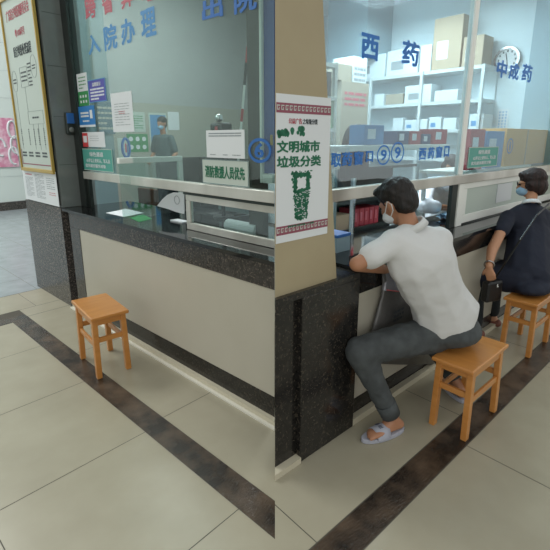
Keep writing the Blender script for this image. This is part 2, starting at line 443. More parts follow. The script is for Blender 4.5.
# left counter
def diagL(s): dd_ = dpt('L', s); return Vector((dd_, dd_, 0)).dot(FR['L'][1]) + .004
def diagR(s): dd_ = dpt('R', s); return Vector((dd_, dd_, 0)).dot(FR['R'][1]) + .004
def Lw(s, t): p = W('L', s, t, 0); return (p.x, p.y)
def lprism(s0, s1, t1, z0, z1): return prism(bmesh.new(), [Lw(s0, diagL(s0)), Lw(s1, diagL(s1)), Lw(s1, t1), Lw(s0, t1)], z0, z1)
ctr = thing('service_counter', 'long service counter with cream front and polished black top, behind the lone stool', 'counter', W('L', 1.75, 3, 0))
meshobj('base_carcass', lprism(1.70, 2.0, 4.3, 0, .985), 'dark', ctr)
meshobj('front_panel', lprism(1.672, 1.70, 4.02, .17, .84), 'cream', ctr)
meshobj('granite_apron', lprism(1.668, 1.70, 4.22, .842, .985), 'granite_mid', ctr)
meshobj('granite_stile', fb('L', 1.668, 1.70, 4.022, 4.22, .03, .84), 'granite_mid', ctr)
meshobj('granite_plinth', lprism(1.668, 1.70, 4.02, .03, .168), 'granite', ctr)
meshobj('countertop', lprism(1.645, 2.35, 4.315, .987, 1.012), 'counter', ctr)
struct('baseboard_left', lprism(1.635, 1.667, 4.3, 0, .04), 'kerb')
bm = lprism(1.612, 1.634, 4.3, 0, .012); struct('trim_1', bm, 'kerb_line')

# left pillar
struct('wall_pillar_left', fb('L', 1.66, 1.95, 4.322, 5.26, 1.015, zt), 'pillar_tile')
bm = bmesh.new()
for z in (1.42, 1.86, 2.3, 2.74): fbox(bm, 'L', 1.675, 1.86, 4.3205, 4.3215, z, z + .003)
struct('trim_2', bm, 'frame_dark')
lp = thing('granite_pillar_base', 'speckled grey granite base of the pillar left of the empty stool', 'pillar base', W('L', 1.8, 4.8, 0))
meshobj('slab', fb('L', 1.64, 1.95, 4.325, 5.27, .27, 1.013), 'granite_grey', lp)
meshobj('slab', fb('L', 1.64, 1.95, 4.325, 5.27, 0, .267), 'granite_grey', lp)

# left window: post, rail, glass, sliding window
SL = 1.86
struct('window_1', prism(bmesh.new(), [Lw(SL, diagL(SL)), Lw(SL + .008, diagL(SL + .008)), Lw(SL + .008, 4.2), Lw(SL, 4.2)], 1.362, zt), 'glass')
struct('trim_3', fb('L', SL - .02, SL + .05, 4.2, 4.318, 1.014, zt), 'frame_dark')
rail = thing('window_rail', 'wide shiny steel rail under the glass of the left service window', 'rail', W('L', SL, 3, 1.29))
meshobj('rail_bar', lprism(SL - .025, SL + .035, 4.195, 1.29, 1.36), 'steel', rail, bev=.004)
meshobj('track', lprism(SL - .018, SL + .03, 2.6, 1.272, 1.288), 'frame_dark', rail)
post = tag(meshobj('window_post', fb('L', SL, SL + .03, 4.14, 4.195, 1.014, 1.289), 'frame_dark'), 'short dark metal post beside the opening, at the left end of the left window', 'post')
sw = thing('sliding_window', 'low steel framed sliding window pane on the polished black counter', 'window', W('L', SL, 2.1, 1.013))
t1 = 2.60
meshobj('bottom_frame', lprism(SL, SL + .03, t1, 1.014, 1.065), 'steel', sw, bev=.003)
meshobj('top_frame', lprism(SL, SL + .03, t1, 1.225, 1.27), 'steel', sw, bev=.003)
meshobj('side_frame', fb('L', SL, SL + .03, t1 - .05, t1, 1.067, 1.223), 'steel', sw, bev=.003)
meshobj('pane', lprism(SL + .01, SL + .016, t1 - .052, 1.067, 1.223), 'glass', sw)

# office behind the left window
WT = 8.0
ms = 8.3
zb_ = on('L', 200, 107, t=WT)[2]
bm = bmesh.new(); fbox(bm, 'L', 2.66, ms, WT, WT + .1, zb_ + .002, zt)
struct('wall_office_upper', bm, 'officewall')
struct('wall_office_lower', fb('L', 2.66, ms, WT - .004, WT + .1, 0, zb_), 'officelow')
struct('wall_office_column', fb('L', 2.71, on('L', 106, 50, t=7.7)[0], 7.7, WT - .006, .2, zt), 'officeblue')
struct('wall_office_side', prism(bmesh.new(), [Lw(1.955, 4.325), Lw(1.955, 5.26), Lw(2.66, WT - .01), Lw(2.70, WT - .01), Lw(2.0, 5.22), Lw(2.0, 4.325)], 0, zt), 'officewall')
struct('ceiling_left', prism(bmesh.new(), [(1.7, 1.7 + .02), (far, far), Lw(ms + .6, WT + .1), Lw(2.66, WT + .1), Lw(1.9, 5.26), Lw(1.9, 4.3)], zt + .01, zt + .1), 'ceil')
# cable duct & brown column near the seam
tcol = lambda s, u: on('L', u, 60, s=s)[1]
struct('trim_4', fb('L', 2.0, 2.05, tcol(2.0, 262), tcol(2.0, 247), 1.015, zt), 'brown_col' if 'brown_col' in M else 'pillar_tile')

# right counter
rc = thing('service_counter', 'pharmacy counter with cream front and black granite top, where the two people sit', 'counter', W('R', 1.5, 4, 0))
RT = 5.78
meshobj('base_carcass', fb('R', 1.42, 1.7, 1.85, RT, 0, .945), 'dark', rc)
meshobj('front_panel', fb('R', 1.40, 1.42, 1.86, RT, .135, .805), 'cream', rc)
meshobj('granite_apron', fb('R', 1.396, 1.42, 1.86, RT, .807, .945), 'granite', rc)
meshobj('granite_plinth', fb('R', 1.396, 1.42, 1.86, RT, .045, .133), 'granite', rc)
meshobj('countertop', fb('R', 1.37, 1.95, 1.85, RT, .947, .972), 'counter', rc)
meshobj('countertop_end', prism(bmesh.new(), [Rw(1.562, 1.68), Rw(1.562, 1.849), Rw(1.68, 1.849)], .947, .972), 'counter', rc)
struct('baseboard_right', fb('R', 1.355, 1.395, 1.848, RT, 0, .04), 'kerb')
# right window
SR = 1.57
struct('window_2', fb('R', SR, SR + .008, 1.46, 3.323, 1.386, zt), 'glass_r')
struct('window_3', fb('R', SR, SR + .008, 3.392, RT, 1.386, zt), 'glass_r')
rr = tag(meshobj('window_rail', fb('R', SR - .02, SR + .035, 1.675, RT, 1.315, 1.385), 'steel', bev=.004), 'wide pale steel rail under the pharmacy glass, above the seated man', 'rail')
mu = thing('window_post', 'white upright window post between the two pharmacy glass panes', 'post', W('R', SR, 3.3, .973))
meshobj('upper_post', fb('R', SR - .012, SR + .03, 3.325, 3.39, 1.387, zt), 'white_alu', mu, bev=.003)
meshobj('lower_post', fb('R', SR - .012, SR + .03, 3.36, 3.455, .973, 1.313), 'white_alu', mu, bev=.003)
meshobj('inner_channel', fb('R', SR, SR + .03, 3.27, 3.358, .973, 1.313), 'frame_dark', mu)
sw2 = thing('sliding_window', 'white framed sliding window with pale frosted pane beside the woman in navy', 'window', W('R', SR, 4, .973))
meshobj('bottom_frame', fb('R', SR, SR + .03, 3.457, RT, .985, 1.05), 'white_alu', sw2, bev=.003)
meshobj('track', fb('R', SR, SR + .03, 3.457, RT, .973, .984), 'frame_dark', sw2)
meshobj('top_frame', fb('R', SR, SR + .03, 3.457, RT, 1.265, 1.313), 'white_alu', sw2, bev=.003)
meshobj('side_frame', fb('R', SR, SR + .03, 3.457, 3.53, 1.052, 1.263), 'white_alu', sw2, bev=.003)
meshobj('pane', fb('R', SR + .01, SR + .018, 3.532, RT, 1.052, 1.263), 'frost', sw2)
meshobj('pasted_paper', fb('R', SR + .004, SR + .009, 4.15, 4.5, 1.09, 1.258), 'white', sw2)
# pharmacy room
RW = 5.8
struct('wall_pharmacy_end', fb('R', 1.6, 6.9, RW, RW + .1, 0, zt), 'pharm')
struct('wall_pharmacy_back', fb('R', 5.4, 5.5, 5.0, RW, 0, zt), 'pharm')
struct('wall_pharmacy_return', fb('R', 1.6, on('R', 528, 70, t=5.72)[0], 5.72, RW - .01, 0, zt), 'pharm2')
struct('ceiling_right', prism(bmesh.new(), [(1.95, 1.8), (6.1, 5.95), Rw(5.39, RW - .01), Rw(1.6, RW - .01)], zr, zr + .1), 'ceil')
struct('floor_office', prism(bmesh.new(), [Lw(2.5, 2.75), (8, 8.05), Lw(8.1, WT - .01), Lw(2.71, WT - .01), Lw(2.5, 7.0)], 0, .2), 'tile_grey')
struct('wall_right_outer', fb('R', 1.42, 1.595, 5.785, 9, 0, zt), 'beige')
struct('trim_5', fb('R', 3.9, 4.6, 5.2, RW - .01, 2.75, zr - .01), 'pharm2')

# hall beyond
bm = bmesh.new(); fbox(bm, 'L', -16, 8, 11.8, 11.95, .2, 7)
struct('wall_hall_back', bm, 'plaster')
struct('baseboard_back', fb('L', -16, 8, 11.76, 11.95, 0, .19), 'granite_grey')
bm = bmesh.new()
for k in range(1, 11): fbox(bm, 'L', -16, 8, 11.795, 11.799, .2 + .6*k, .206 + .6*k)
struct('trim_6', bm, 'shelf')

# ------------------------------------------------------------------ stools
def make_stool(label, cat='stool'):
    t = thing('wooden_stool', label, cat, (0, 0, 0), 'wooden stools')
    L_, B_ = .50, .30                         # seat length (x) and width (y)
    bm = bmesh.new(); bmesh.ops.create_cube(bm, size=1, matrix=Matrix.Translation((0, 0, .4375)) @ Matrix.Diagonal((L_, B_, .025, 1)))
    meshobj('seat', bm, 'wood', t, bev=.008, seg=3)
    lx, ly = .2 - .003, .12 - .003
    for sx in (-1, 1):
        for sy in (-1, 1):
            bm = bmesh.new(); w = .021
            a = [bm.verts.new((sx*(lx+.004) + i*w, sy*(ly+.003) + j*w, 0)) for i, j in ((-1, -1), (1, -1), (1, 1), (-1, 1))]
            b = [bm.verts.new((sx*(lx-.006) + i*w, sy*(ly-.004) + j*w, .425)) for i, j in ((-1, -1), (1, -1), (1, 1), (-1, 1))]
            bm.faces.new(a[::-1]); bm.faces.new(b)
            for i in range(4): bm.faces.new((a[i], a[(i+1) % 4], b[(i+1) % 4], b[i]))
            meshobj('leg', bm, 'wood', t, bev=.004)
    def rail_(nm, x, y, z, sx, sy, sz):
        bm = bmesh.new(); bmesh.ops.create_cube(bm, size=1, matrix=Matrix.Translation((x, y, z)) @ Matrix.Diagonal((sx, sy, sz, 1)))
        meshobj(nm, bm, 'wood', t, bev=.003)
    for sy in (-1, 1):
        rail_('apron', 0, sy*ly, .4, 2*lx - .044, .02, .048); rail_('stretcher', 0, sy*ly, .235, 2*lx - .044, .02, .035)
    for sx in (-1, 1):
        rail_('apron', sx*lx, 0, .4, .02, 2*ly - .044, .048); rail_('stretcher', sx*lx, 0, .27, .02, 2*ly - .044, .035)
    return t
def copy_tree(o):
    c = o.copy(); COL.objects.link(c)
    for ch in o.children:
        d = ch.copy(); COL.objects.link(d); d.parent = c
    return c
st0 = make_stool('empty wooden stool standing alone by the left counter')
st0.location = (1.20, 3.03, 0); st0.rotation_euler.z = R(85); st0.scale = (.93, .88, 1.05)
st1 = copy_tree(st0); st1['label'] = 'wooden stool under the man in the white polo shirt'
st1.location = W('R', .953, 2.42, 0); st1.rotation_euler.z = aR; st1.scale = (.98, .8, 1)
st2 = copy_tree(st0); st2['label'] = 'wooden stool under the woman in the navy dress'
st2.location = W('R', 1.06, 3.74, 0); st2.rotation_euler.z = aR; st2.scale = (.98, .82, 1)

exec_parts = True
# ------------------------------------------------------------------ left pillar poster and notices
pf = Face('L', 1.64, 4.765, 2.16)
bp = thing('framed_notice_board', 'tall gold framed notice board with flow chart on the left pillar', 'notice board', pf.p(0, -.79))
hw, hh = .405, .79
meshobj('board', pf.quad(bmesh.new(), -hw, hw, -hh, hh, 0, .012), 'white_board', bp)
bm = bmesh.new()
for q in ((-hw, hw, hh, hh + .035), (-hw, hw, -hh - .035, -hh), (-hw - .02, -hw, -hh - .035, hh + .035), (hw, hw + .02, -hh - .035, hh + .035)): pf.quad(bm, *q, 0, .028)
meshobj('frame', bm, 'gold', bp, bev=.004)
bf = Face('L', 1.628, 4.765, 2.16)
write('title_lettering', '广东医疗纠纷调解委员会', bf, -.30, .30, .60, .70, 'pinkred', bp)
write('subtitle_lettering', '粤100同号', bf, -.12, .13, .44, .51, 'pinkred', bp)
write('heading_lettering', '医疗纠纷处理流程', bf, -.22, .24, .27, .37, 'ink', bp)
bm = bmesh.new()
for h, v in ((-.30, .06), (.24, .15)):
    n = 24
    for k in range(n):
        a0, a1 = 2*math.pi*k/n, 2*math.pi*(k+1)/n
        tube(bm, [bf.p(h + .07*math.cos(a0), v + .1*math.sin(a0), .001), bf.p(h + .07*math.cos(a1), v + .1*math.sin(a1), .001)], .0015, 4)
for q in ((-.13, .06, -.01, .17), (-.05, .33, -.36, -.24)):
    h0, h1, v0, v1 = q
    tube(bm, [bf.p(h0, v0, .001), bf.p(h1, v0, .001), bf.p(h1, v1, .001), bf.p(h0, v1, .001), bf.p(h0, v0, .001)], .0015, 4)
for h, v0, v1 in ((-.3, -.05, -.45), (-.04, -.01, -.24), (.05, -.36, -.6), (.18, -.36, -.6), (.3, -.36, -.6), (-.3, -.5, -.6)):
    tube(bm, [bf.p(h, v0, .001), bf.p(h, v1, .001)], .0013, 4)
meshobj('flow_chart', bm, 'ink_grey', bp)
bm = bmesh.new()
lines(bm, bf, -.345, -.255, .03, .09, 2); lines(bm, bf, -.11, .04, .03, .14, 3); lines(bm, bf, .08, .17, -.02, .2, 7); lines(bm, bf, .2, .28, .12, .17, 2)
lines(bm, bf, .05, .22, -.32, -.28, 1)
for h in (-.3, -.09, .05, .16, .3): lines(bm, bf, h - .012, h + .012, -.56, -.4, 9, .6)
for h in (-.29, -.11, .07, .25): lines(bm, bf, h - .06, h + .06, -.68, -.62, 2, .6)
meshobj('small_print', bm, 'ink', bp)
bm = bmesh.new()
for q in ((-.37, .37, -.755, -.745), (-.38, -.37, -.755, -.6), (.37, .38, -.755, -.6)): bf.quad(bm, *q, .001, .002)
meshobj('corner_ornament', bm, 'maroon', bp)
nf = Face('L', 1.64, 4.79, 1.195)
ns = thing('paper_notice', 'white printed sheet pinned below the gold framed board on the left pillar', 'notice', nf.p(0, -.17))
meshobj('sheet', nf.quad(bmesh.new(), -.45, .45, -.172, .16, 0, .003), 'white', ns)
nf.o = nf.p(0, 0, .003); bm = bmesh.new()
lines(bm, nf, -.38, -.16, -.13, .08, 16, .35); lines(bm, nf, -.1, .14, -.13, .12, 18, .35); lines(bm, nf, .2, .4, -.02, .1, 6, .3)
meshobj('print', bm, 'ink_grey', ns)
bm = bmesh.new(); lines(bm, nf, -.36, -.18, .09, .12, 1); lines(bm, nf, .24, .4, -.08, -.04, 2, .3); meshobj('red_print', bm, 'pinkred', ns)
# intercom on the pillar's side
S_, T_ = FR['L']
ic = thing('wall_intercom', 'small blue and grey intercom on the dark tiled side of the left pillar', 'intercom', W('L', 1.80, 4.32, 1.68))
def sidebox(s0, s1, z0, z1, n0, n1): return fb('L', s0, s1, 4.32 - n1, 4.32 - n0, z0, z1)
meshobj('housing', sidebox(1.765, 1.86, 1.70, 1.90, 0, .035), 'frame_dark', ic, bev=.012)
meshobj('blue_face', sidebox(1.775, 1.855, 1.80, 1.895, .036, .045), 'blue', ic, bev=.004)
bm = bmesh.new(); bmesh.ops.create_uvsphere(bm, u_segments=14, v_segments=8, radius=.025, matrix=Matrix.Translation(W('L', 1.812, 4.285, 1.745)) @ Matrix.Diagonal((1, .4, 1, 1)))
meshobj('button', bm, 'pillar_tile', ic, smooth=True)

# pink poster on the far hall wall
fc = Face('L', 0, 0, 0)
def wall_face(t, s, z): # on a t=const wall facing the hall/camera
    S, T = FR['L']; return Face(o=W('L', s, t, z), h=S, n=-T)
a = on('L', -6, 150, t=11.79); b = on('L', 17, 150, t=11.79); c = on('L', 8, 118, t=11.79); d = on('L', 8, 167, t=11.79)
wf = wall_face(11.785, (a[0] + b[0]) / 2, (c[2] + d[2]) / 2)
pk = thing('pink_poster', 'pink poster with white figures on the far white wall, at the left edge', 'poster', wf.p(0, -(c[2]-d[2])/2))
meshobj('sheet', wf.quad(bmesh.new(), -(b[0]-a[0])/2, (b[0]-a[0])/2, -(c[2]-d[2])/2, (c[2]-d[2])/2, 0, .01), 'pink', pk)
bm = bmesh.new()
for k in range(5):
    x, y = (-.25, .2, -.1, .15, .22)[k], (.25, .3, -.1, -.3, -.05)[k]
    tube(bm, [wf.p(x + .1*math.cos(q), y + .2*math.sin(q), .014) for q in [i*.5 for i in range(11)]], .025, 5)
meshobj('white_figure', bm, 'white', pk)

# ------------------------------------------------------------------ lettering and notices on the left glass
G = SL - .001
def glass_text(name, label, body, F, S, rect, m, slope=0, shear=0, group=None, bold=.012):
    fc, hw, hh = px_face(F, S, *rect)
    t = thing(name, label, 'lettering', fc.p(0, -hh), group)
    for i, ch in enumerate(body):
        w = 2*hw/len(body)
        write('character', ch, fc, -hw + w*i + w*.08, -hw + w*(i+1) - w*.08, -hh, hh, m, t, n=.0005, slope=slope, shear=shear, bold=bold)
    return t
def px_chars(name, label, F, S, items, m, group=None, bold=.018):
    first = None
    for ch, rect in items:
        fc, hw, hh = px_face(F, S, *rect)
        if first is None: first = thing(name, label, 'lettering', fc.p(0, -hh), group)
        write('character', ch, fc, -hw, hw, -hh, hh, m, first, n=.0005, bold=bold)
    return first
px_chars('window_lettering', 'pale blue admission lettering on the left window glass', 'L', G,
         [('入', (88, 34, 100, 54)), ('院', (104, 24, 117, 50)), ('办', (121, 18, 135, 44)), ('理', (141, 8, 156, 37))], 'lightblue_vinyl', bold=.03)
px_chars('window_lettering', 'blue discharge lettering at the top right of the left window glass', 'L', G,
         [('出', (202, -4, 223, 19)), ('院', (234, -16, 257, 12))], 'blue', bold=.03)
px_chars('window_lettering', 'faded red lettering across the top of the left window glass', 'L', G,
         [('跨', (85, -3, 96, 19)), ('省', (102, -8, 113, 14)), ('异', (121, -14, 133, 8)), ('地', (141, -22, 154, 2))], 'pinkred', bold=.03)
# number six roundel
fc, hw, hh = px_face('L', G, 248, 138, 271, 163)
s6 = thing('window_number', 'blue number six in a ring on the left window glass', 'sign', fc.p(0, -hh))
bm = disc(bmesh.new(), 'L', G, on('L', 259.5, 150, s=G)[1], fc.o.z, hw, hh, .0012, 36, .018); meshobj('ring', bm, 'blue', s6)
write('number', '6', fc, -hw*.42, hw*.42, -hh*.6, hh*.6, 'blue', s6, bold=.03)

t, f, w, h = sheet('sticker_notice', 'tall white and green sticker at the upper left of the left window', 'sticker', 'L', G, (78, 73, 88, 106), 'white', .002)
meshobj('green_half', f.quad(bmesh.new(), -w, w, -h, -h*.1, .0002, .001), 'greenbox', t)
bm = bmesh.new(); grid(bm, f, -w*.8, w*.8, -h*.9, -h*.25, 3, 2, .5, .0012); meshobj('icons', bm, 'white', t)
bm = bmesh.new(); lines(bm, f, -w*.7, w*.7, 0, h*.85, 4, .3); meshobj('print', bm, 'greenbox', t)
t, f, w, h = sheet('notice_card', 'violet card with white lines of text on the left window', 'sign', 'L', G, (89, 79, 106, 102), 'purple', .003, edge=('lightblue_vinyl', .006))
write('heading_lettering', '温馨提示', f, -w*.5, w*.5, h*.4, h*.75, 'white', t)
bm = bmesh.new(); lines(bm, f, -w*.8, w*.8, -h*.85, h*.3, 4, .5, gap=.05); meshobj('print', bm, 'white', t)
t, f, w, h = sheet('notice_card', 'azure blue card below the white and green sticker', 'sign', 'L', G, (79, 106, 95, 127), 'azure', .003)
meshobj('pale_foot', f.quad(bmesh.new(), -w, w, -h, -h*.8, .0002, .001), 'white', t)
bm = bmesh.new(); lines(bm, f, -w*.7, w*.3, -h*.1, h*.5, 2, .6, gap=.03); lines(bm, f, -w*.5, w*.3, -h*.55, -h*.3, 1, .6); f.quad(bm, w*.45, w*.75, -h*.2, h*.6, .0002, .001)
meshobj('print', bm, 'white', t)
t, f, w, h = sheet('paper_notice', 'plain white sheet of small print hanging on the left window glass', 'notice', 'L', G, (112, 92, 133, 132), 'white', .002)
bm = bmesh.new(); lines(bm, f, -w*.7, w*.7, -h*.7, h*.5, 9, .2); meshobj('print', bm, 'ink_grey', t)
bm = bmesh.new(); lines(bm, f, -w*.3, w*.3, -h*.1, h*.1, 2, .3, n=.0014); meshobj('red_print', bm, 'pinkred', t)
t, f, w, h = sheet('paper_notice', 'small white card with a red and white tag above the teal sign, left window', 'notice', 'L', G, (83, 132, 105, 147), 'white', .002)
meshobj('red_tag', f.quad(bmesh.new(), -w, -w*.5, -h, h*.9, .0002, .001), 'red', t)
meshobj('tag_print', f.quad(bmesh.new(), -w*.92, -w*.58, -h*.4, h*.5, .0012, .002), 'white', t)
bm = bmesh.new(); lines(bm, f, -w*.3, w*.5, -h*.3, h*.6, 3, .15); meshobj('print', bm, 'ink_grey', t)
def green_way(rect, F, S, label):
    t, f, w, h = sheet('teal_sign', label, 'sign', F, S, rect, 'teal', .004, edge=('white_board', .005))
    write('heading_lettering', '绿色通道', f, -w*.45, w*.45, h*.3, h*.72, 'white', t)
    write('line_lettering', '65岁以上老年人、军人及', f, -w*.7, w*.85, -h*.25, h*.12, 'white', t)
    write('line_lettering', '优先就诊服务对象', f, -w*.8, w*.55, -h*.72, -h*.38, 'white', t)
green_way((83, 149, 113, 171), 'L', G, 'teal priority sign at the lower left of the left window glass')
t, f, w, h = sheet('white_notice_board', 'white board with three small grey emblems, on top of the firefighter sign', 'sign', 'L', G, (207, 130, 245, 158), 'white', .005)
bm = bmesh.new(); lines(bm, f, -w*.85, w*.85, h*.5, h*.85, 2, .45, gap=.02); lines(bm, f, -w*.8, -w*.5, -h*.85, -h*.7, 1); lines(bm, f, -w*.1, w*.15, -h*.85, -h*.7, 1); lines(bm, f, w*.4, w*.8, -h*.85, -h*.7, 1)
meshobj('print', bm, 'ink_grey', t)
t, f, w, h = sheet('firefighter_sign', 'white sign with dark green firefighter priority lettering on the left window', 'sign', 'L', G, (203, 160, 249, 185), 'white_board', .005, edge=('officeblue', .004))
write('lettering', '消防救援人员优先', f, -w*.86, w*.86, -h*.5, h*.5, 'greentext', t, bold=.03)

# blue board in a white frame at the right end of the left window
SB = SL + .10
ta = on('L', 261.5, 90, s=SB)[1]; 
z0 = 1.39
bb = thing('blue_board', 'navy board in a white frame at the right end of the left window', 'board', W('L', SB, ta - .1, z0))
tb = diagL(SB) + .003
meshobj('panel', fb('L', SB, SB + .02, tb, ta - .02, z0 + .06, 2.72), 'navyboard', bb)
bm = bmesh.new(); fbox(bm, 'L', SB - .02, SB + .025, ta - .018, ta, z0, 2.78); meshobj('side_frame', bm, 'white_alu', bb, bev=.004)
bm = bmesh.new(); fbox(bm, 'L', SB - .02, SB + .025, tb, ta - .02, z0, z0 + .055); meshobj('bottom_frame', bm, 'white_alu', bb, bev=.004)
bm = bmesh.new(); fbox(bm, 'L', SB - .02, SB + .025, tb, ta - .02, 2.725, 2.78); meshobj('top_frame', bm, 'white_alu', bb, bev=.004)
bm = bmesh.new(); fbox(bm, 'L', SB - .004, SB - .001, tb + .01, tb + .03, 1.62, 1.68); meshobj('orange_mark', bm, 'gold', bb)

# ------------------------------------------------------------------ office: papers, objects, glass reflections built as a partition and a person
def wsheet(name, label, rect, m, t=WT - .006, th=.004, cat='notice'):
    u0, v0, u1, v1 = rect; um, vm = (u0+u1)/2, (v0+v1)/2
    a = on('L', u0, vm, t=t)[0]; b = on('L', u1, vm, t=t)[0]; c = on('L', um, v0, t=t)[2]; d = on('L', um, v1, t=t)[2]
    f = wall_face(t, (a+b)/2, (c+d)/2); w, h = (b-a)/2, (c-d)/2
    o = thing(name, label, cat, f.p(0, -h)); meshobj('sheet', f.quad(bmesh.new(), -w, w, -h, h, 0, th), m, o)
    f.o = f.p(0, 0, th); return o, f, w, h
t, f, w, h = wsheet('wall_poster', 'dark slate blue poster with pale lines on the office wall, left part', (96, 102, 114, 134), 'tealdark', t=7.69)
bm = bmesh.new(); lines(bm, f, -w*.8, w*.8, -h*.8, h*.8, 5, .4); meshobj('print', bm, 'officelow', t)
t, f, w, h = wsheet('wall_poster', 'green and white poster with a grid of round icons on the office wall', (127, 134, 148, 152), 'greenbox')
bm = bmesh.new()
for i in range(3):
    for j in range(2):
        c = f.p(-w*.62 + i*w*.62, -h*.45 + j*h*.9, .002); tube(bm, [c, c + f.n*.002], h*.26, 12)
meshobj('icons', bm, 'white', t)
t, f, w, h = wsheet('wall_poster', 'white poster with faint green print above the green icon poster', (130, 112, 145, 132), 'white_board')
bm = bmesh.new(); lines(bm, f, -w*.7, w*.7, -h*.7, h*.7, 6, .35); meshobj('print', bm, 'greenbox', t)
t, f, w, h = wsheet('framed_picture', 'light blue framed picture on the office wall behind the standing person', (149, 113, 167, 146), 'white_board', th=.01, cat='picture')
meshobj('picture', f.quad(bmesh.new(), -w*.85, w*.85, -h*.88, h*.88, .0005, .002), 'boxblue', t)
t, f, w, h = wsheet('paper_notice', 'blank white paper on the office wall right of the blue picture', (168, 112, 179, 130), 'white')
t, f, w, h = wsheet('wall_poster', 'narrow white poster with a blue oval and red stroke on the office wall', (118, 138, 130, 160), 'white_board')
bm = bmesh.new(); tube(bm, [f.p(w*.3 + w*.62*math.cos(q*math.pi/8), h*.1 + h*.85*math.sin(q*math.pi/8), .003) for q in range(17)], .025, 6); meshobj('oval', bm, 'blue', t)
meshobj('red_stroke', f.quad(bmesh.new(), w*.2, w*.4, -h*.3, h*.5, .0005, .002), 'red', t)
meshobj('blue_stroke', f.quad(bmesh.new(), w*.45, w*.6, -h*.5, h*.4, .0005, .002), 'blue', t)
# white bar reflections in the glass, built as a solid partition with end post
tp = 3.3
sA = on('L', 119, 158, t=tp); sB = on('L', 183, 165, t=tp)
part = thing('reflected_white_bar', 'white bar reflected in the left window, built as a low glazed partition inside the office', 'partition', W('L', (sA[0]+sB[0])/2, tp, 0))
zt_ = sA[2]
meshobj('top_bar', fb('L', sA[0], sB[0], tp, tp + .04, zt_ - .045, zt_), 'white_alu', part, bev=.004)
meshobj('end_post', fb('L', sB[0] - .04, sB[0], tp, tp + .04, 0, zt_ - .047), 'white_alu', part, bev=.004)
meshobj('panel', fb('L', sA[0], sB[0] - .042, tp + .012, tp + .02, 1.014, zt_ - .047), 'glass', part)
# black work desk and chair seen through the opening
dk = thing('work_desk', 'black office desk behind the opening of the left service window', 'desk', W('L', 3.1, 4.2, 0))
meshobj('desk_top', fb('L', 2.76, 3.5, 2.9, 5.1, .74, .78), 'dark', dk, bev=.004) if False else meshobj('desk_top', fb('L', 2.76, 3.4, 3.45, 4.3, .80, .84), 'dark', dk)
meshobj('back_panel', fb('L', 3.3, 3.4, 3.45, 4.3, .842, 1.45), 'dark', dk)
meshobj('end_panel', fb('L', 2.76, 3.4, 4.31, 4.35, 0, 1.45), 'dark', dk)
for a_ in (3.46, 4.24): meshobj('leg', fb('L', 2.78, 2.84, a_, a_ + .05, 0, .80), 'dark', dk)
ch = thing('office_chair', 'brown backed office chair glimpsed through the opening of the left window', 'chair', W('L', 2.35, 3.6, 0))
p = on('L', 148, 193, s=2.95); tc_ = p[1]
for nm, a in (('backrest', (2.93, 2.97, tc_ - .22, tc_ + .22, p[2] - .15, p[2] + .06)),): meshobj(nm, fb('L', *a), 'brown', ch, bev=.015)
meshobj('seat', fb('L', 2.95, 3.28, tc_ - .22, tc_ + .22, .5, .56) if False else fb('L', 2.5, 2.92, tc_ - .22, tc_ + .22, .5, .56), 'dark', ch, bev=.01)
bm = bmesh.new(); tube(bm, [W('L', 2.72, tc_, .06), W('L', 2.72, tc_, .5)], .03); meshobj('stem', bm, 'chrome', ch)
bm = bmesh.new(); tube(bm, [W('L', 2.9, tc_, .53), W('L', 2.95, tc_, p[2] - .1)], .02); meshobj('back_support', bm, 'black', ch)
bm = bmesh.new()
for k in range(5):
    q = 2*math.pi*k/5; c = W('L', 2.72, tc_, .03); tube(bm, [c + Vector((0, 0, .04)), c + Vector((.25*math.cos(q), .25*math.sin(q), 0))], [.025, .018])
meshobj('base', bm, 'black', ch)
# things on the counter
def flatpaper(name, label, pts, m, z=1.0125, th=.002, cat='paper'):
    bm = bmesh.new(); ps = []
    for u, v in pts:
        r = ray(u, v); p = CAM + r * ((z - H) / r.z); ps.append((p.x, p.y))
    prism(bm, ps, z, z + th); return tag(meshobj(name, bm, m), label, cat)
flatpaper('loose_paper', 'white sheet lying on the black counter left of the teal card', [(106, 213), (126, 209), (144, 213), (124, 217)], 'white')
flatpaper('loose_paper', 'small green and white card lying on the left counter', [(130, 218), (143, 214.5), (152, 219), (139, 222)], 'greenbox')
# curved white document guard at the opening
p = on('L', 170, 205, s=SL + .12)
gd = thing('document_tray', 'white curved plastic tray at the opening of the left service window', 'tray', W('L', SL + .12, p[1], 1.013))
sg = SL + .1
def gp_(u, v, n_): q = on('L', u, v, s=sg); return W('L', sg + n_, q[1], max(q[2], 1.014))
poly = [(157, 206), (162, 199.5), (167, 195), (173, 192.5), (184, 193), (184, 214), (176, 212), (168, 209)]
bm = bmesh.new(); A_ = [bm.verts.new(gp_(u, v, 0)) for u, v in poly]; B_ = [bm.verts.new(gp_(u, v, .006)) for u, v in poly]
bm.faces.new(A_); bm.faces.new(B_[::-1])
for k in range(8): bm.faces.new((A_[k], A_[(k+1) % 8], B_[(k+1) % 8], B_[k]))
meshobj('guard_plate', bm, 'white', gd)
q = on('L', 176, 210, s=sg)
meshobj('foot', fb('L', sg + .007, sg + .08, q[1] - .06, q[1] + .1, 1.013, 1.022), 'white', gd)
q = on('L', 177, 200, s=sg)
meshobj('hole_rim', disc(bmesh.new(), 'L', sg - .0005, q[1], q[2], .035, .035, .002, 24, .004), 'ink_grey', gd)
tag(meshobj('side_cabinet', fb('L', 2.45, 2.75, 2.75, 3.12, .2, .999), 'dark'), 'dark side cabinet under the grey computer monitor behind the sliding pane', 'cabinet')
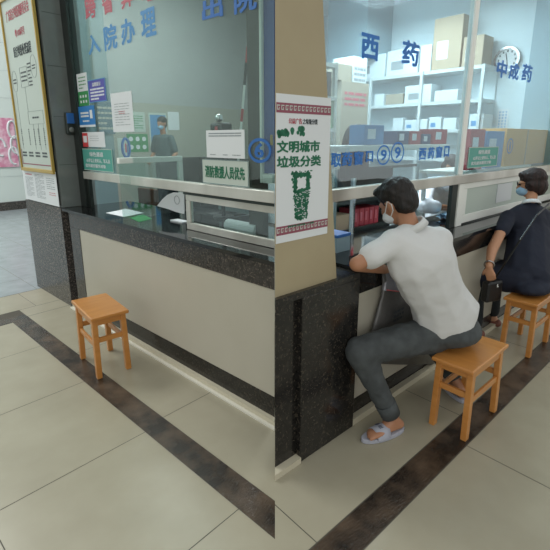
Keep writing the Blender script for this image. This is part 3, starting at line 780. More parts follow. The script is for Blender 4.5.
# black desk telephone/scanner behind the sliding window & white cloth
p = on('L', 258, 240 - 12, s=2.25)
tag(meshobj('paper_roll', tube(bmesh.new(), [W('L', 2.02, 2.02, 1.013 + .045), W('L', 2.02, 2.32, 1.013 + .045)], .045, 18), 'white', smooth=False), 'fat white paper roll lying behind the low sliding window', 'paper roll')
mon = thing('computer_monitor', 'grey computer monitor seen through the low sliding pane of the left window', 'monitor', W('L', 2.5, 2.95, 1.013))
meshobj('screen', fb('L', 2.58, 2.61, 2.72, 3.1, 1.02, 1.26), 'officeblue', mon, bev=.006)
meshobj('stand', fb('L', 2.57, 2.62, 2.88, 2.94, 1.011, 1.018), 'dark', mon)
meshobj('foot', fb('L', 2.52, 2.66, 2.8, 3.02, 1.0, 1.01), 'dark', mon)
# camera device on top of a stand, dark
cc = on('L', 220, 124, s=2.35)
cv = thing('camera_device', 'black device with a chrome ball standing behind the white emblem board', 'device', W('L', 2.35, cc[1], 1.013))
meshobj('body', fb('L', 2.3, 2.42, cc[1] - .075, cc[1] + .075, cc[2] - .08, cc[2] + .01), 'black', cv, bev=.02)
bm = bmesh.new(); tube(bm, [W('L', 2.36, cc[1], 1.02), W('L', 2.36, cc[1], cc[2] - .08)], .018); meshobj('pole', bm, 'black', cv)
bm = bmesh.new(); tube(bm, [W('L', 2.36, cc[1], 1.013), W('L', 2.36, cc[1], 1.03)], .09, 20); meshobj('base', bm, 'black', cv)
bm = bmesh.new(); bmesh.ops.create_uvsphere(bm, u_segments=16, v_segments=10, radius=.032, matrix=Matrix.Translation(W('L', 2.34, cc[1], cc[2] + .045))); meshobj('chrome_ball', bm, 'chrome', cv, smooth=True)
meshobj('red_light', fb('L', 2.294, 2.299, cc[1] - .03, cc[1], cc[2] - .05, cc[2] - .02), 'red', cv)
# red and black pole leaning in the corner, small wall box
pa, pb = on('L', 240, 140, s=2.8), on('L', 249, 30, s=2.8)
pl_ = thing('striped_pole', 'thin pole with red and black bands leaning behind the right end of the left window', 'pole', W('L', 2.8, pa[1], 0))
def LP(q, k): return W('L', 2.8, pa[1] + (pb[1]-pa[1])*k, pa[2] + (pb[2]-pa[2])*k)
kk = -pa[2] / (pb[2] - pa[2])
for k0, k1, m_, r0 in ((kk, .18, 'white_alu', .011), (.18, .3, 'red', .012), (.3, .52, 'white_alu', .011), (.52, .72, 'black', .013), (.72, .86, 'red', .012), (.86, 1.1, 'white_alu', .011)):
    bm = bmesh.new(); tube(bm, [LP(0, k0), LP(0, k1)], r0); meshobj('pole_section', bm, m_, pl_)
# reflection of a person in the glass, built as a solid figure inside
def reflected_person(base, face, k, label):
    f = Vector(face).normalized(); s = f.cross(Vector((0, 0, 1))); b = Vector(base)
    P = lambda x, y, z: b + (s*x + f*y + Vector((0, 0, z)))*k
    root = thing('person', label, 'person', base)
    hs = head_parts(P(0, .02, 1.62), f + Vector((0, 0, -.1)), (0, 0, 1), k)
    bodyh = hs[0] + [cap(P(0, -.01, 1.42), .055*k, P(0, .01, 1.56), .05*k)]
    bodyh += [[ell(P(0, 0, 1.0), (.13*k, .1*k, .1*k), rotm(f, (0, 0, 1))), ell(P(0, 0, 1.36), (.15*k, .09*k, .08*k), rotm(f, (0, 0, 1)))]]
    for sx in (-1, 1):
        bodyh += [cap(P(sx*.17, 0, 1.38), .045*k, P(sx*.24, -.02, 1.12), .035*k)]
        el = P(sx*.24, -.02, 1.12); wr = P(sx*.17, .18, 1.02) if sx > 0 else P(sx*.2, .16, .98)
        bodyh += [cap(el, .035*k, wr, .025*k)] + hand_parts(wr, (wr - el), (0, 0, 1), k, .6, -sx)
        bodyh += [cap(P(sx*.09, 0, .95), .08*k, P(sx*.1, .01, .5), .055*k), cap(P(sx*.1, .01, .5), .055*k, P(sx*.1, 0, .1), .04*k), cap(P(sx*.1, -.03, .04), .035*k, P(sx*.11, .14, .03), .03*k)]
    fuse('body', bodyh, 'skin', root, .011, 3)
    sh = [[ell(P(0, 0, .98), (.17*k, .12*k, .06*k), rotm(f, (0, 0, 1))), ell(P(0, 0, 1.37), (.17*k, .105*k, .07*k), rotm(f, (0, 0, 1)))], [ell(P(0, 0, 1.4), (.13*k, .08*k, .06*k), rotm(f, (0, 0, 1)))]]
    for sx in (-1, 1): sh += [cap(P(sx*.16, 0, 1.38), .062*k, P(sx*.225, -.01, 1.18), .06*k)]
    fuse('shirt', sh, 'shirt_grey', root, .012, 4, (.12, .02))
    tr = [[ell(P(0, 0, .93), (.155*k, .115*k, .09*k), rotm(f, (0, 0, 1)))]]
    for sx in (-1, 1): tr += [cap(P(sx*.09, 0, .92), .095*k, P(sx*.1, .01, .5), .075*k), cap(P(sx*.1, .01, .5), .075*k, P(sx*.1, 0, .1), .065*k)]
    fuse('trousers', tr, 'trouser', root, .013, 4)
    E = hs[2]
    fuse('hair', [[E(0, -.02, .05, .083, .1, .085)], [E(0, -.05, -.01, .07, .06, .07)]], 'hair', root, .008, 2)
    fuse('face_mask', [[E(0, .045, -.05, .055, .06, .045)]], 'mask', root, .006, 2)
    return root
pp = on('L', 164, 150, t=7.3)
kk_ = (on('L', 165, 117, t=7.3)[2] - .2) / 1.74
reflected_person(W('L', pp[0], 7.3, .2), -FR['L'][1]*.35 - FR['L'][0]*.95, kk_, 'reflection of a standing person in grey-green shirt and dark trousers, built as a figure behind the left window')
# ------------------------------------------------------------------ corner pillar poster (flat on the beige face)
PSf = 1.375
fc, hw, hh = px_face('R', PSf, 268, 95, 326, 239)
dlim = Vector((d0, d0, 0)).dot(FR['R'][1]) + .004
zT = 1.835; zB = 1.205
f = Face('R', PSf, 1.40, (zT + zB) / 2); hh = (zT - zB) / 2
hL = dlim - 1.40; hR = .185
pst = thing('bin_poster', 'white civic poster with green waste bin drawing on the beige corner pillar', 'poster', f.p(0, -hh))
meshobj('sheet', f.quad(bmesh.new(), hL, hR, -hh, hh, 0, .003), 'white', pst)
f.o = f.p(0, 0, .003)
bm = bmesh.new(); f.quad(bm, hL, hR, hh - .075, hh - .035, .0003, .001); meshobj('border_band', bm, 'maroon', pst); bm = bmesh.new(); f.quad(bm, hL, hR, -hh + .035, -hh + .075, .0003, .001); meshobj('border_band', bm, 'maroon', pst)
bm = bmesh.new()
n = 14
for v0 in (hh - .068, -hh + .042):
    for i in range(n):
        a = hL + (hR - hL) * i / n; w = (hR - hL) / n
        for q in ((a + w*.15, a + w*.85, v0 + .020, v0 + .024), (a + w*.15, a + w*.3, v0 + .004, v0 + .02), (a + w*.3, a + w*.7, v0 + .004, v0 + .008), (a + w*.6, a + w*.72, v0 + .008, v0 + .015)): f.quad(bm, *q, .0011, .0017)
meshobj('key_pattern', bm, 'white_board', pst)
write('small_lettering', '公益广告', f, hL + .07, hL + .15, hh - .118, hh - .095, 'pinkred', pst, bold=.01)
write('small_lettering', '之垃圾分类', f, hL + .155, hL + .25, hh - .118, hh - .095, 'ink', pst, bold=.01)
bm = bmesh.new()
for i in range(22):
    h = hL + .014 + random.uniform(0, .15); v = .164 + random.uniform(-.018, .018)
    tube(bm, [f.p(h, v, .0005), f.p(h, v, .0012)], random.uniform(.006, .013), 8)
meshobj('green_doodle', bm, 'greentext', pst)
write('title_lettering', '文明城市', f, hL + .003, .115, .077, .128, 'greentext', pst, bold=.035)
write('title_lettering', '垃圾分类', f, hL + .003, .125, .014, .064, 'greentext', pst, bold=.035)
# bin drawing made of many small green shapes
bm = bmesh.new()
def trap(k0, k1, half0, half1):
    v0, v1 = -.225 + .22*k0, -.225 + .22*k1
    vs = [bm.verts.new(f.p(h, v, n_)) for n_ in (.0002, .0006) for h, v in ((-half0, v0), (half0, v0), (half1, v1), (-half1, v1))]
    for q in ((0, 3, 2, 1), (4, 5, 6, 7), (0, 1, 5, 4), (1, 2, 6, 5), (2, 3, 7, 6), (3, 0, 4, 7)): bm.faces.new([vs[i] for i in q])
trap(.03, .62, .034, .046)
for h0, h1, v0, v1 in ((-.05, -.03, -.09, -.01), (.03, .052, -.09, -.01), (-.055, .055, -.03, -.012)): f.quad(bm, h0, h1, v0, v1, .0002, .0006)
bc = .0
random.seed(11)
for i in range(420):
    v = random.uniform(-.225, -.005); k = (v + .225) / .22
    half = .036 + .026 * k
    h = bc + random.uniform(-half, half)
    if v > -.08 and v < -.03 and abs(h - bc) < .028: continue
    if random.random() < .5:
        tube(bm, [f.p(h, v, .0005), f.p(h, v, .0012)], random.uniform(.003, .0075), 7)
    else:
        a, b = random.uniform(.002, .009), random.uniform(.0015, .005)
        f.quad(bm, h - a, h + a, v - b, v + b, .0004, .0012)
for h0, h1 in ((-.085, -.07), (-.115, -.105)): pass
meshobj('bin_drawing', bm, 'greentext', pst)
bm = bmesh.new()
for i in range(75):
    k = random.uniform(.05, .6); v = -.225 + .22*k; half = .03 + .012*k/.6; h = random.uniform(-half, half)
    if random.random() < .5: f.quad(bm, h - random.uniform(.002, .006), h + random.uniform(.002, .006), v - .0012, v + .0012, .0013, .0018)
    else: tube(bm, [f.p(h, v, .0013), f.p(h, v, .0018)], random.uniform(.0015, .003), 6)
meshobj('white_doodle', bm, 'white', pst)
write('slogan_lettering', '爱护环境 保护环境 人人有责', f, -.085, .085, -.252, -.242, 'greentext', pst, bold=.01)

# ------------------------------------------------------------------ pharmacy glass lettering
G = SR - .001
px_chars('window_lettering', 'two blue characters for western medicine on the left pharmacy pane', 'R', G, [('西', (361, 34, 379, 60)), ('药', (402, 41, 419, 66))], 'blue_r', bold=.03)
px_chars('window_lettering', 'three blue characters for patent medicine on the right pharmacy pane', 'R', G, [('中', (497, 60, 507, 78)), ('成', (509, 63, 519, 80)), ('药', (522, 64, 532, 82))], 'blue_r', bold=.03)
px_chars('window_lettering', 'row of blue pick-up window characters left of the ringed nine', 'R', G, [('取', (331, 153, 341, 167)), ('药', (342, 152, 352, 166)), ('窗', (354, 151, 363, 165)), ('口', (366, 151, 373, 162))], 'blue_r', bold=.03)
px_chars('window_lettering', 'row of blue dispensing window characters right of the ringed nine', 'R', G, [('西', (419, 148, 426, 160)), ('药', (428, 147, 434, 159)), ('窗', (436, 146, 442, 158)), ('口', (444, 146, 449, 157))], 'blue_r', bold=.03)
def roundel(rect, label, parent_cat='sign'):
    fc, hw, hh = px_face('R', G, *rect)
    t = thing('window_number', label, parent_cat, fc.p(0, -hh))
    tt = (fc.o).dot(FR['R'][1])
    meshobj('ring', disc(bmesh.new(), 'R', G, tt, fc.o.z, hw, hh, .0012, 36, .009), 'blue_r', t)
    write('number', '9', fc, -hw*.45, hw*.45, -hh*.55, hh*.55, 'blue_r', t, bold=.02)
roundel((391, 142, 404, 163), 'blue ringed number nine on the pharmacy glass, right of its echo')
roundel((377, 145, 390, 165), 'blue ringed number nine on the pharmacy glass, next to the character row')
t, f, w, h = sheet('teal_sign', 'teal priority sign beside the white post on the pharmacy glass', 'sign', 'R', G, (468, 147, 497, 167), 'teal', .004, edge=('white_board', .005))
write('heading_lettering', '绿色通道', f, -w*.4, w*.4, h*.3, h*.72, 'white', t)
write('line_lettering', '65岁以上老年人、军人及', f, -w*.7, w*.85, -h*.25, h*.12, 'white', t)
write('line_lettering', '优先就诊服务对象', f, -w*.8, w*.55, -h*.72, -h*.38, 'white', t)
# pink strip of characters on the post
fc, hw, hh = px_face('R', SR - .0125, 460, 118, 466, 148)

# ------------------------------------------------------------------ pharmacy interior
inner = thing('inner_shelf', 'pale shelf behind the pharmacy glass with the row of medicine cartons on it', 'shelf', W('R', 2.1, 3.0, 0))
p0 = on('R', 325, 152, s=1.75); p1 = on('R', 449, 146, s=1.75)
ti0, ti1, zi = p0[1], p1[1], (on('R', 325, 149, s=1.75)[2] + on('R', 449, 142, s=1.75)[2]) / 2
meshobj('shelf_board', fb('R', 1.75, 1.98, ti0, ti1, zi - .038, zi), 'rack', inner, bev=.004)
for a in (ti0 + .02, ti1 - .05): meshobj('bracket', fb('R', 1.608, 1.748, a, a + .03, zi - .036, zi - .006), 'shelf', inner)
def carton(name, label, F, s0, s1, t0, t1, z0, z1, m, labelm=None, group=None, cat='carton'):
    o = thing(name, label, cat, W(F, (s0+s1)/2, (t0+t1)/2, z0), group)
    meshobj('box_body', fb(F, s0, s1, t0, t1, z0, z1), m, o, bev=.003)
    if labelm:
        fc = Face(F, s0 - .0005, (t0+t1)/2, (z0+z1)/2)
        w, h = (t1-t0)/2, (z1-z0)/2
        meshobj('printed_label', fc.quad(bmesh.new(), -w*.7, w*.1, -h*.4, h*.6, 0, .0015), labelm, o)
    return o
cols = ['boxblue', 'boxwhite', 'boxred', 'boxnavy', 'boxred', 'boxwhite', 'boxblue', 'boxred', 'boxwhite', 'boxnavy']
cnames = {'boxblue': 'blue', 'boxwhite': 'white', 'boxred': 'red', 'boxnavy': 'navy'}
spec = [((364, 384, 125, 147), 'boxblue'), ((397, 409, 131, 146), 'boxnavy'), ((410, 421, 131, 145), 'boxred'), ((422, 431, 134, 144), 'boxnavy'), ((433, 447, 129, 143), 'boxred')]
pos_words = ['tallest of the row, above the ringed nine', 'left of the two side by side mid row', 'between two navy cartons', 'just left of the last red carton', 'last of the row beside the white post']
for i, ((u0, u1, v0, v1), m_) in enumerate(spec):
    a = on('R', u0, v1, s=1.82); b = on('R', u1, v1, s=1.82); z1_ = on('R', (u0+u1)/2, v0, s=1.82)[2]
    carton('medicine_carton', '%s medicine carton on the inner shelf, %s' % (cnames[m_], pos_words[i]), 'R', 1.82, 1.95, a[1], b[1] - .01, zi + .001, z1_, m_, 'boxwhite', 'medicine cartons on the inner shelf')
# second row behind right pane
wd2 = ['blue box beside the white post, right pane', 'pale blue box touching the tan carton']
ls2 = thing('inner_shelf', 'low shelf behind the right pharmacy pane, carrying the tan carton', 'shelf', W('R', 1.75, 4.4, 0))
meshobj('shelf_board', fb('R', 1.66, 2.0, 3.5, 5.2, 1.37, 1.395), 'rack', ls2)
for a in (3.55, 5.12): meshobj('support', fb('R', 1.96, 1.99, a, a + .03, 0, 1.368), 'shelf', ls2)
def pxbox(name, label, rect, S, depth, zb, m, labelm=None, group=None, cat='carton'):
    u0, v0, u1, v1 = rect; a = on('R', u0, v1, s=S)[1]; b = on('R', u1, v1, s=S)[1]; z = on('R', (u0+u1)/2, v0, s=S)[2]
    return carton(name, label, 'R', S, S + depth, a, b, zb, z, m, labelm, group, cat), a, b, z
o, a, b, z = pxbox('tan_carton', 'open tan carton with a blue round mark, behind the glass above the woman', (503, 129, 546, 165), 1.70, .26, 1.396, 'card_tan')
fc = Face('R', 1.699, on('R', 510, 146, s=1.699)[1], on('R', 510, 146, s=1.699)[2])
meshobj('round_mark', disc(bmesh.new(), 'R', 1.699, fc.o.dot(FR['R'][1]), fc.o.z, .075, .075, .0015, 28, .014), 'blue', o)
write('mark_number', '8', fc, -.02, .02, -.045, .045, 'blue', o)
meshobj('corner_fold', fb('R', 1.694, 1.699, a + (b-a)*.42, a + (b-a)*.44, 1.4, z - .005), 'card', o)
pxbox('medicine_carton', 'pale blue printed box standing left of the tan carton behind the glass', (484, 131, 501, 165), 1.70, .08, 1.396, 'boxblue', 'boxwhite')
pxbox('medicine_carton', 'dark red box with white print right of the white post, behind the teal sign', (468, 129, 482, 165), 1.70, .08, 1.396, 'boxred', 'boxwhite')
# big shelving against the end wall
TW = 5.45
shl = thing('storage_shelf', 'large white shelving unit across the far pharmacy wall', 'shelf', W('R', 3.6, TW, 0))
sa, sb = 2.36, 4.75
levels = [2.51, 2.13, 1.78, 1.42, .9]
for z in levels: meshobj('shelf_board', fb('R', sa, sb, TW - .001, RW - .02, z - .04, z), 'shelf', shl)
for s_ in (sa, 3.15, 3.95, sb - .04): meshobj('upright', fb('R', s_ - .0, s_ + .035, TW + .01, TW + .04, 0, 2.468), 'shelf', shl) if False else meshobj('upright', fb('R', s_, s_ + .035, TW - .03, TW - .002, 0, 2.51), 'shelf', shl)
meshobj('back_panel', fb('R', sa, sb, RW - .018, RW - .01, 0, 2.5), 'pharm', shl)
def onend(u, v): return on('R', u, v, t=TW)
def endbox(name, label, rect, zb, m, lab=None, dep=.28, group=None, front=None):
    u0, v0, u1, v1 = rect; s1 = onend(u0, v1)[0]; s0 = onend(u1, v1)[0]; z = onend((u0+u1)/2, v0)[2]
    o = thing(name, label, 'carton', W('R', (s0+s1)/2, TW + .14, zb), group)
    meshobj('box_body', fb('R', s0, s1, TW + .01, TW + dep, zb, z), m, o, bev=.004)
    if lab:
        w = s1 - s0; h = z - zb
        meshobj('printed_label', fb('R', s0 + w*.45, s0 + w*.85, TW + .0085, TW + .0099, zb + h*.2, zb + h*.55), lab, o)
    return o
zt2 = 2.512
endbox('cardboard_carton', 'big brown carton with a white label on top of the shelving, left of the post', (431, 17, 459, 65), zt2, 'card', 'white')
endbox('cardboard_carton', 'smaller brown carton with a white diamond label right of the post, on the shelving', (461, 36, 481, 65), zt2, 'card', 'white')
endbox('white_carton', 'pale stacked carton just left of the big brown carton', (419, 45, 430, 68), zt2, 'boxwhite', None, group='pale cartons on top of the shelving')
endbox('white_carton', 'wide pale carton with print on top of the shelving, under the medicine character', (386, 49, 417, 72), zt2, 'boxwhite', 'ink_grey', group='pale cartons on top of the shelving')
endbox('white_carton', 'pale carton on the shelving under the first blue character', (352, 56, 384, 77), zt2, 'boxwhite', 'ink_grey', group='pale cartons on top of the shelving')
z2 = 2.131
endbox('white_carton', 'long pale carton on the second shelf near the post', (434, 90, 457, 97), z2, 'boxwhite', group='pale cartons on the second shelf')
endbox('white_carton', 'tall pale carton on the second shelf left of centre', (404, 85, 430, 100), z2, 'boxwhite', 'ink_grey', group='pale cartons on the second shelf')
endbox('yellow_basket', 'cream basket on the second shelf below the medicine character', (385, 94, 402, 104), z2, 'card_grey')
endbox('white_carton', 'small white jar box on the second shelf, left end', (374, 94, 383, 105), z2, 'boxwhite', group='pale cartons on the second shelf')
z3 = 1.781
nm = ['leftmost', 'second from left', 'middle', 'fourth from left', 'second from right', 'rightmost']
for i, (u0, u1, v0) in enumerate(((392, 402, 118), (404, 416, 120), (418, 426, 119), (428, 440, 117), (442, 455, 118), (468, 482, 114))):
    endbox('medicine_box', 'white medicine box on the third shelf of the far unit, %s' % nm[i], (u0, v0, u1, 130), z3, 'boxwhite', 'boxblue' if i % 2 else None, group='white medicine boxes on the third shelf')
# tall cartons and rack at the left of the pharmacy
SRK = 2.7
rk = thing('metal_rack', 'narrow white metal rack right of the beige corner pillar', 'rack', W('R', SRK, on('R', 328, 100, s=SRK)[1], 0))
ra = on('R', 314, 100, s=SRK)[1]; rb = on('R', 337, 100, s=SRK)[1]
ztop = on('R', 330, 61, s=SRK)[2]
for tt in (ra, rb - .035): meshobj('upright', fb('R', SRK, SRK + .035, tt, tt + .035, 0, ztop), 'rack', rk)
for tt in (ra, rb - .035): meshobj('upright', fb('R', SRK + .35, SRK + .385, tt, tt + .035, 0, ztop), 'rack', rk)
rz = [on('R', 328, v, s=SRK)[2] for v in (62, 96, 128)] + [1.25, .8]
for z in rz: meshobj('rack_shelf', fb('R', SRK - .004, SRK + .38, ra, rb, z - .035, z - .003), 'rack', rk)
carton('green_carton', 'green and white box in the white metal rack beside the pillar', 'R', SRK + .05, SRK + .3, ra + .04, rb - .06, rz[1] - .30 + .0, rz[1] - .05, 'greenbox') if False else None
gz = rz[2] - .002
carton('green_carton', 'green box with a white lower half in the narrow metal rack', 'R', SRK + .03, SRK + .3, ra + .04, rb - .05, gz, gz + (rz[1] - gz) * .8, 'greenbox', 'boxwhite')
gz = rz[1] - .002
carton('grey_carton', 'dark grey box on the top level of the narrow metal rack', 'R', SRK + .03, SRK + .3, ra + .04, rb - .05, gz, gz + (rz[0] - gz) * .75, 'pillar_tile')
gz = rz[3] - .002
carton('white_carton', 'pale box on the lower level of the narrow metal rack', 'R', SRK + .03, SRK + .3, ra + .04, rb - .05, gz, gz + .22, 'boxwhite')
def pxstack(name, label, rect, S, dep, zb, m, lab=None, tx=None):
    u0, v0, u1, v1 = rect; a = on('R', u0, (v0+v1)/2, s=S)[1]; b = on('R', u1, (v0+v1)/2, s=S)[1]; z = on('R', (u0+u1)/2, v0, s=S)[2]
    o = thing(name, label, 'carton', W('R', S + dep/2, (a+b)/2, zb))
    meshobj('box_body', fb('R', S, S + dep, a, b, zb, z), m, o, bev=.004)
    fc = Face('R', S - .0005, (a+b)/2, (z+zb)/2)
    if lab: bm = bmesh.new(); lines(bm, fc, -(b-a)*.4, (b-a)*.4, (z-zb)*.5 - .28, (z-zb)*.5 - .1, 3, .5); meshobj('print', bm, lab, o)
    return o, z
ct = thing('storage_table', 'plain cabinet carrying the tall grey cartons at the left of the pharmacy', 'cabinet', W('R', 3.5, 3.2, 0))
ca = on('R', 339, 130, s=3.3)[1]; cb = on('R', 372, 130, s=3.3)[1]
meshobj('cabinet_body', fb('R', 3.3, 3.75, ca, cb, .08, 1.4), 'shelf', ct, bev=.004); meshobj('cabinet_foot', fb('R', 3.34, 3.7, ca + .04, cb - .04, 0, .078), 'dark', ct)
o1, zc = pxstack('grey_cardboard_carton', 'tall grey-brown carton with faint print behind the pick-up window characters', (341, 82, 368, 140), 3.32, .35, 1.401, 'card_grey', 'pinkred')
pxstack('brown_carton', 'brown carton on top of the tall grey-brown carton', (337, 64, 352, 82), 3.33, .3, zc + .001, 'card_grey')
pxstack('white_carton', 'white printed carton on top of the tall grey-brown carton, next to the brown one', (353, 57, 367, 82), 3.33, .3, zc + .001, 'boxwhite', 'ink_grey')
# dark silhouette reflected in the glass, built as a solid black chair
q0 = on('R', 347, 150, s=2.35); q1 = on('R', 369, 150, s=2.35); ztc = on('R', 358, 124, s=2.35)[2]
oc = thing('office_chair', 'dark rounded reflection built as a tall black chair behind the pick-up window characters', 'chair', W('R', 2.2, (q0[1]+q1[1])/2, 0))
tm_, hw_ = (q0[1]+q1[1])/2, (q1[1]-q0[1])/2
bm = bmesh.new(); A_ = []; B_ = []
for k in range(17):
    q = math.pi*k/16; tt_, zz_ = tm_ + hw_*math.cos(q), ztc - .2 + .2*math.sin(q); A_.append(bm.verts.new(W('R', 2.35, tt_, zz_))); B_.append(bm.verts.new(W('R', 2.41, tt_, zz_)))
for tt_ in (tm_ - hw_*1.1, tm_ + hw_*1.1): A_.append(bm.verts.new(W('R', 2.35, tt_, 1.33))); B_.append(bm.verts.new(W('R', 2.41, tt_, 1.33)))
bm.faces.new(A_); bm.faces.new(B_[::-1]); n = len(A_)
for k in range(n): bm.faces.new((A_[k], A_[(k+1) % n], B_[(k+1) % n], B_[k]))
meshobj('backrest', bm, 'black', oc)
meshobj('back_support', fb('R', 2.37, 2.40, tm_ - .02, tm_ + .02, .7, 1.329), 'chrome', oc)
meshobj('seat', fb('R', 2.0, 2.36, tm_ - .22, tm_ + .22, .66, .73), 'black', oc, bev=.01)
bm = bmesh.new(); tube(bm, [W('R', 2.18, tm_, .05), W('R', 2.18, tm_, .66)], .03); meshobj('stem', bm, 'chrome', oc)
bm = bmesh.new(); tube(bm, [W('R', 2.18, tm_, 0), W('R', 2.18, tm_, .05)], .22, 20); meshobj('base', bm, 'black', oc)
# wall clock
CK = RW - .002
cs, _, cz = on('R', 508, 60, t=CK)
ck = thing('wall_clock', 'round silver rimmed wall clock behind the right pharmacy pane', 'clock', W('R', cs, CK, cz - .17))
Sv, Tv = FR['R']
cf = Face(o=W('R', cs, CK, cz), h=-Sv, n=-Tv)
def fdisc(bm, f, r, n0, n1, n=36, hole=0):
    def rg(rad, nn): return [bm.verts.new(f.p(rad*math.cos(2*math.pi*k/n), rad*math.sin(2*math.pi*k/n), nn)) for k in range(n)]
    a, b = rg(r, n0), rg(r, n1)
    if hole:
        c, d = rg(hole, n0), rg(hole, n1)
        for k in range(n):
            j = (k+1) % n
            for q in ((a[k], a[j], b[j], b[k]), (c[k], c[j], d[j], d[k]), (a[k], a[j], c[j], c[k]), (b[k], b[j], d[j], d[k])): bm.faces.new(q)
    else:
        bm.faces.new(a); bm.faces.new(b)
        for k in range(n): bm.faces.new((a[k], a[(k+1) % n], b[(k+1) % n], b[k]))
    return bm
rad = abs(on('R', 495.5, 60, t=CK)[0] - on('R', 521, 60, t=CK)[0]) / 2
meshobj('rim', fdisc(bmesh.new(), cf, rad, 0, .05, hole=rad*.84), 'metal_grey', ck)
meshobj('dial', fdisc(bmesh.new(), cf, rad*.84, 0, .03), 'white', ck)
bm = bmesh.new()
for k in range(12):
    q = 2*math.pi*k/12; c, s_ = math.cos(q), math.sin(q); cf.quad(bm, c*rad*.66 - .008, c*rad*.66 + .008, s_*rad*.66 - .012, s_*rad*.66 + .012, .031, .033)
meshobj('hour_marks', bm, 'ink', ck)
bm = bmesh.new(); tube(bm, [cf.p(0, 0, .036), cf.p(-.02, rad*.55, .036)], .005, 5); meshobj('minute_hand', bm, 'ink', ck)
bm = bmesh.new(); tube(bm, [cf.p(0, 0, .036), cf.p(.01, -rad*.4, .036)], .006, 5); meshobj('hour_hand', bm, 'ink', ck)
# printed grid sheet below the clock
s1_, _, zz = on('R', 497, 120, t=CK); s0_ = on('R', 508, 120, t=CK)[0]; za, zb_ = on('R', 502, 109, t=CK)[2], on('R', 502, 130, t=CK)[2]
gf = Face(o=W('R', (s0_+s1_)/2, CK, (za+zb_)/2), h=-Sv, n=-Tv); gw, gh = (s1_-s0_)/2, (za-zb_)/2
gp = thing('paper_notice', 'white sheet with small blue marks on the wall below the clock', 'notice', gf.p(0, -gh))
meshobj('sheet', gf.quad(bmesh.new(), -gw, gw, -gh, gh, 0, .003), 'white', gp); gf.o = gf.p(0, 0, .003)
meshobj('print', grid(bmesh.new(), gf, -gw*.85, gw*.85, -gh*.85, gh*.85, 3, 6, .45), 'lightblue_vinyl', gp)
# dark shelves with red boxes seen under the rail
us = thing('under_counter_shelf', 'dark shelf unit seen below the rail behind the seated man', 'shelf', W('R', 3.0, 2.8, 0))
ua, ub = on('R', 333, 215, s=2.9)[1], on('R', 415, 200, s=2.9)[1]
zs = [on('R', 365, v, s=2.9)[2] for v in (226, 199)]
for z in [.3] + zs + [1.36]: meshobj('shelf_board', fb('R', 2.9, 3.25, ua, ub, z - .03, z), 'frame_dark', us)
meshobj('back_panel', fb('R', 3.252, 3.27, ua, ub, 0, 1.36), 'dark', us)
for a in (ua, on('R', 352, 210, s=2.9)[1], ub - .02): meshobj('divider', fb('R', 2.88, 2.899, a, a + .03, 0, 1.36), 'officeblue', us)
random.seed(5)
k = 0; tt = on('R', 357, 210, s=2.9)[1]
words = ['first', 'second', 'third', 'fourth', 'fifth']
while tt < ub - .15 and k < 5:
    w_ = .085
    h_ = .2
    carton('red_box', 'red medicine box on the dark shelf below the rail, %s from the left' % words[k], 'R', 2.93, 3.15, tt, tt + w_, zs[0] + .001, min(zs[0] + h_, zs[1] - .035), 'boxred', 'pinkred', 'red boxes on the dark shelf')
    tt += w_ + .008; k += 1
a = on('R', 335, 200, s=2.92)[1]; b = on('R', 350, 200, s=2.92)[1]
carton('cardboard_carton', 'brown carton on the dark shelf right beside the pillar, below the rail', 'R', 2.92, 3.15, a + .01, b, zs[0] + .001, zs[0] + .17, 'card')
# blue tray on the counter by the pillar
bt = thing('wire_basket', 'clear plastic basket with a blue rim on the counter beside the pillar', 'basket', W('R', 1.8, 2.0, .973))
ba, bb_ = on('R', 337, 240, s=1.66)[1], on('R', 350, 240, s=1.66)[1]
zq = on('R', 343, 234, s=1.66)[2]
for nm_, q in (('side_wall', (1.66, 1.666, ba, bb_)), ('side_wall', (1.9, 1.906, ba, bb_)), ('side_wall', (1.667, 1.899, bb_ - .006, bb_)), ('side_wall', (1.667, 1.899, ba, ba + .006))): meshobj(nm_, fb('R', *q, .973, zq - .02), 'pharm2', bt)
meshobj('rim', fb('R', 1.655, 1.91, ba - .004, bb_ + .004, zq - .019, zq), 'blue', bt, bev=.003)

# small grey and white bin liner standing between man and counter: printed plastic bag
bgp = J(405, 330, 1.30)
bg = thing('plastic_carrier_bag', 'grey printed plastic bag hanging against the counter in front of the seated man', 'bag', (bgp.x, 1.26, .25))
def bagpt(u, v, y): return J(u, v, y)
pts = [(379, 292, 1.28), (396, 292, 1.28), (428, 296, 1.28), (440, 350, 1.28), (365, 352, 1.28)]
bm = bmesh.new()
ring0 = [bagpt(372, 348, 1.26), bagpt(430, 340, 1.26)]
yb = 1.262
def sect(u0, u1, v, th): 
    a = J(u0, v, yb); b = J(u1, v, yb); out = []
    n = 16
    for k in range(n):
        q = 2*math.pi*k/n; c = (a + b)/2 + (b - a)/2 * math.cos(q); c = c + Vector((0, th*math.sin(q), 0)); out.append(c)
    return out
secs = [sect(366, 440, 362, .05), sect(371, 436, 335, .055), sect(377, 432, 312, .05), sect(381, 428, 296, .04), sect(383, 420, 284, .03), sect(382, 410, 272, .025)]
rg = [[bm.verts.new(p + Vector((random.uniform(-.004, .004), random.uniform(-.006, .006), 0))) for p in s_] for s_ in secs]
for a, b in zip(rg, rg[1:]):
    for k in range(16): bm.faces.new((a[k], a[(k+1) % 16], b[(k+1) % 16], b[k]))
bm.faces.new(rg[0][::-1]); bm.faces.new(rg[-1])
meshobj('bag_body', bm, 'plastic_bag', bg, smooth=True)
bm = bmesh.new(); secs = [sect(382, 425, 290, .052), sect(384, 420, 280, .042), sect(383, 410, 270, .03)]
rg = [[bm.verts.new(p) for p in s_] for s_ in secs]
for a, b in zip(rg, rg[1:]):
    for k in range(16): bm.faces.new((a[k], a[(k+1) % 16], b[(k+1) % 16], b[k]))
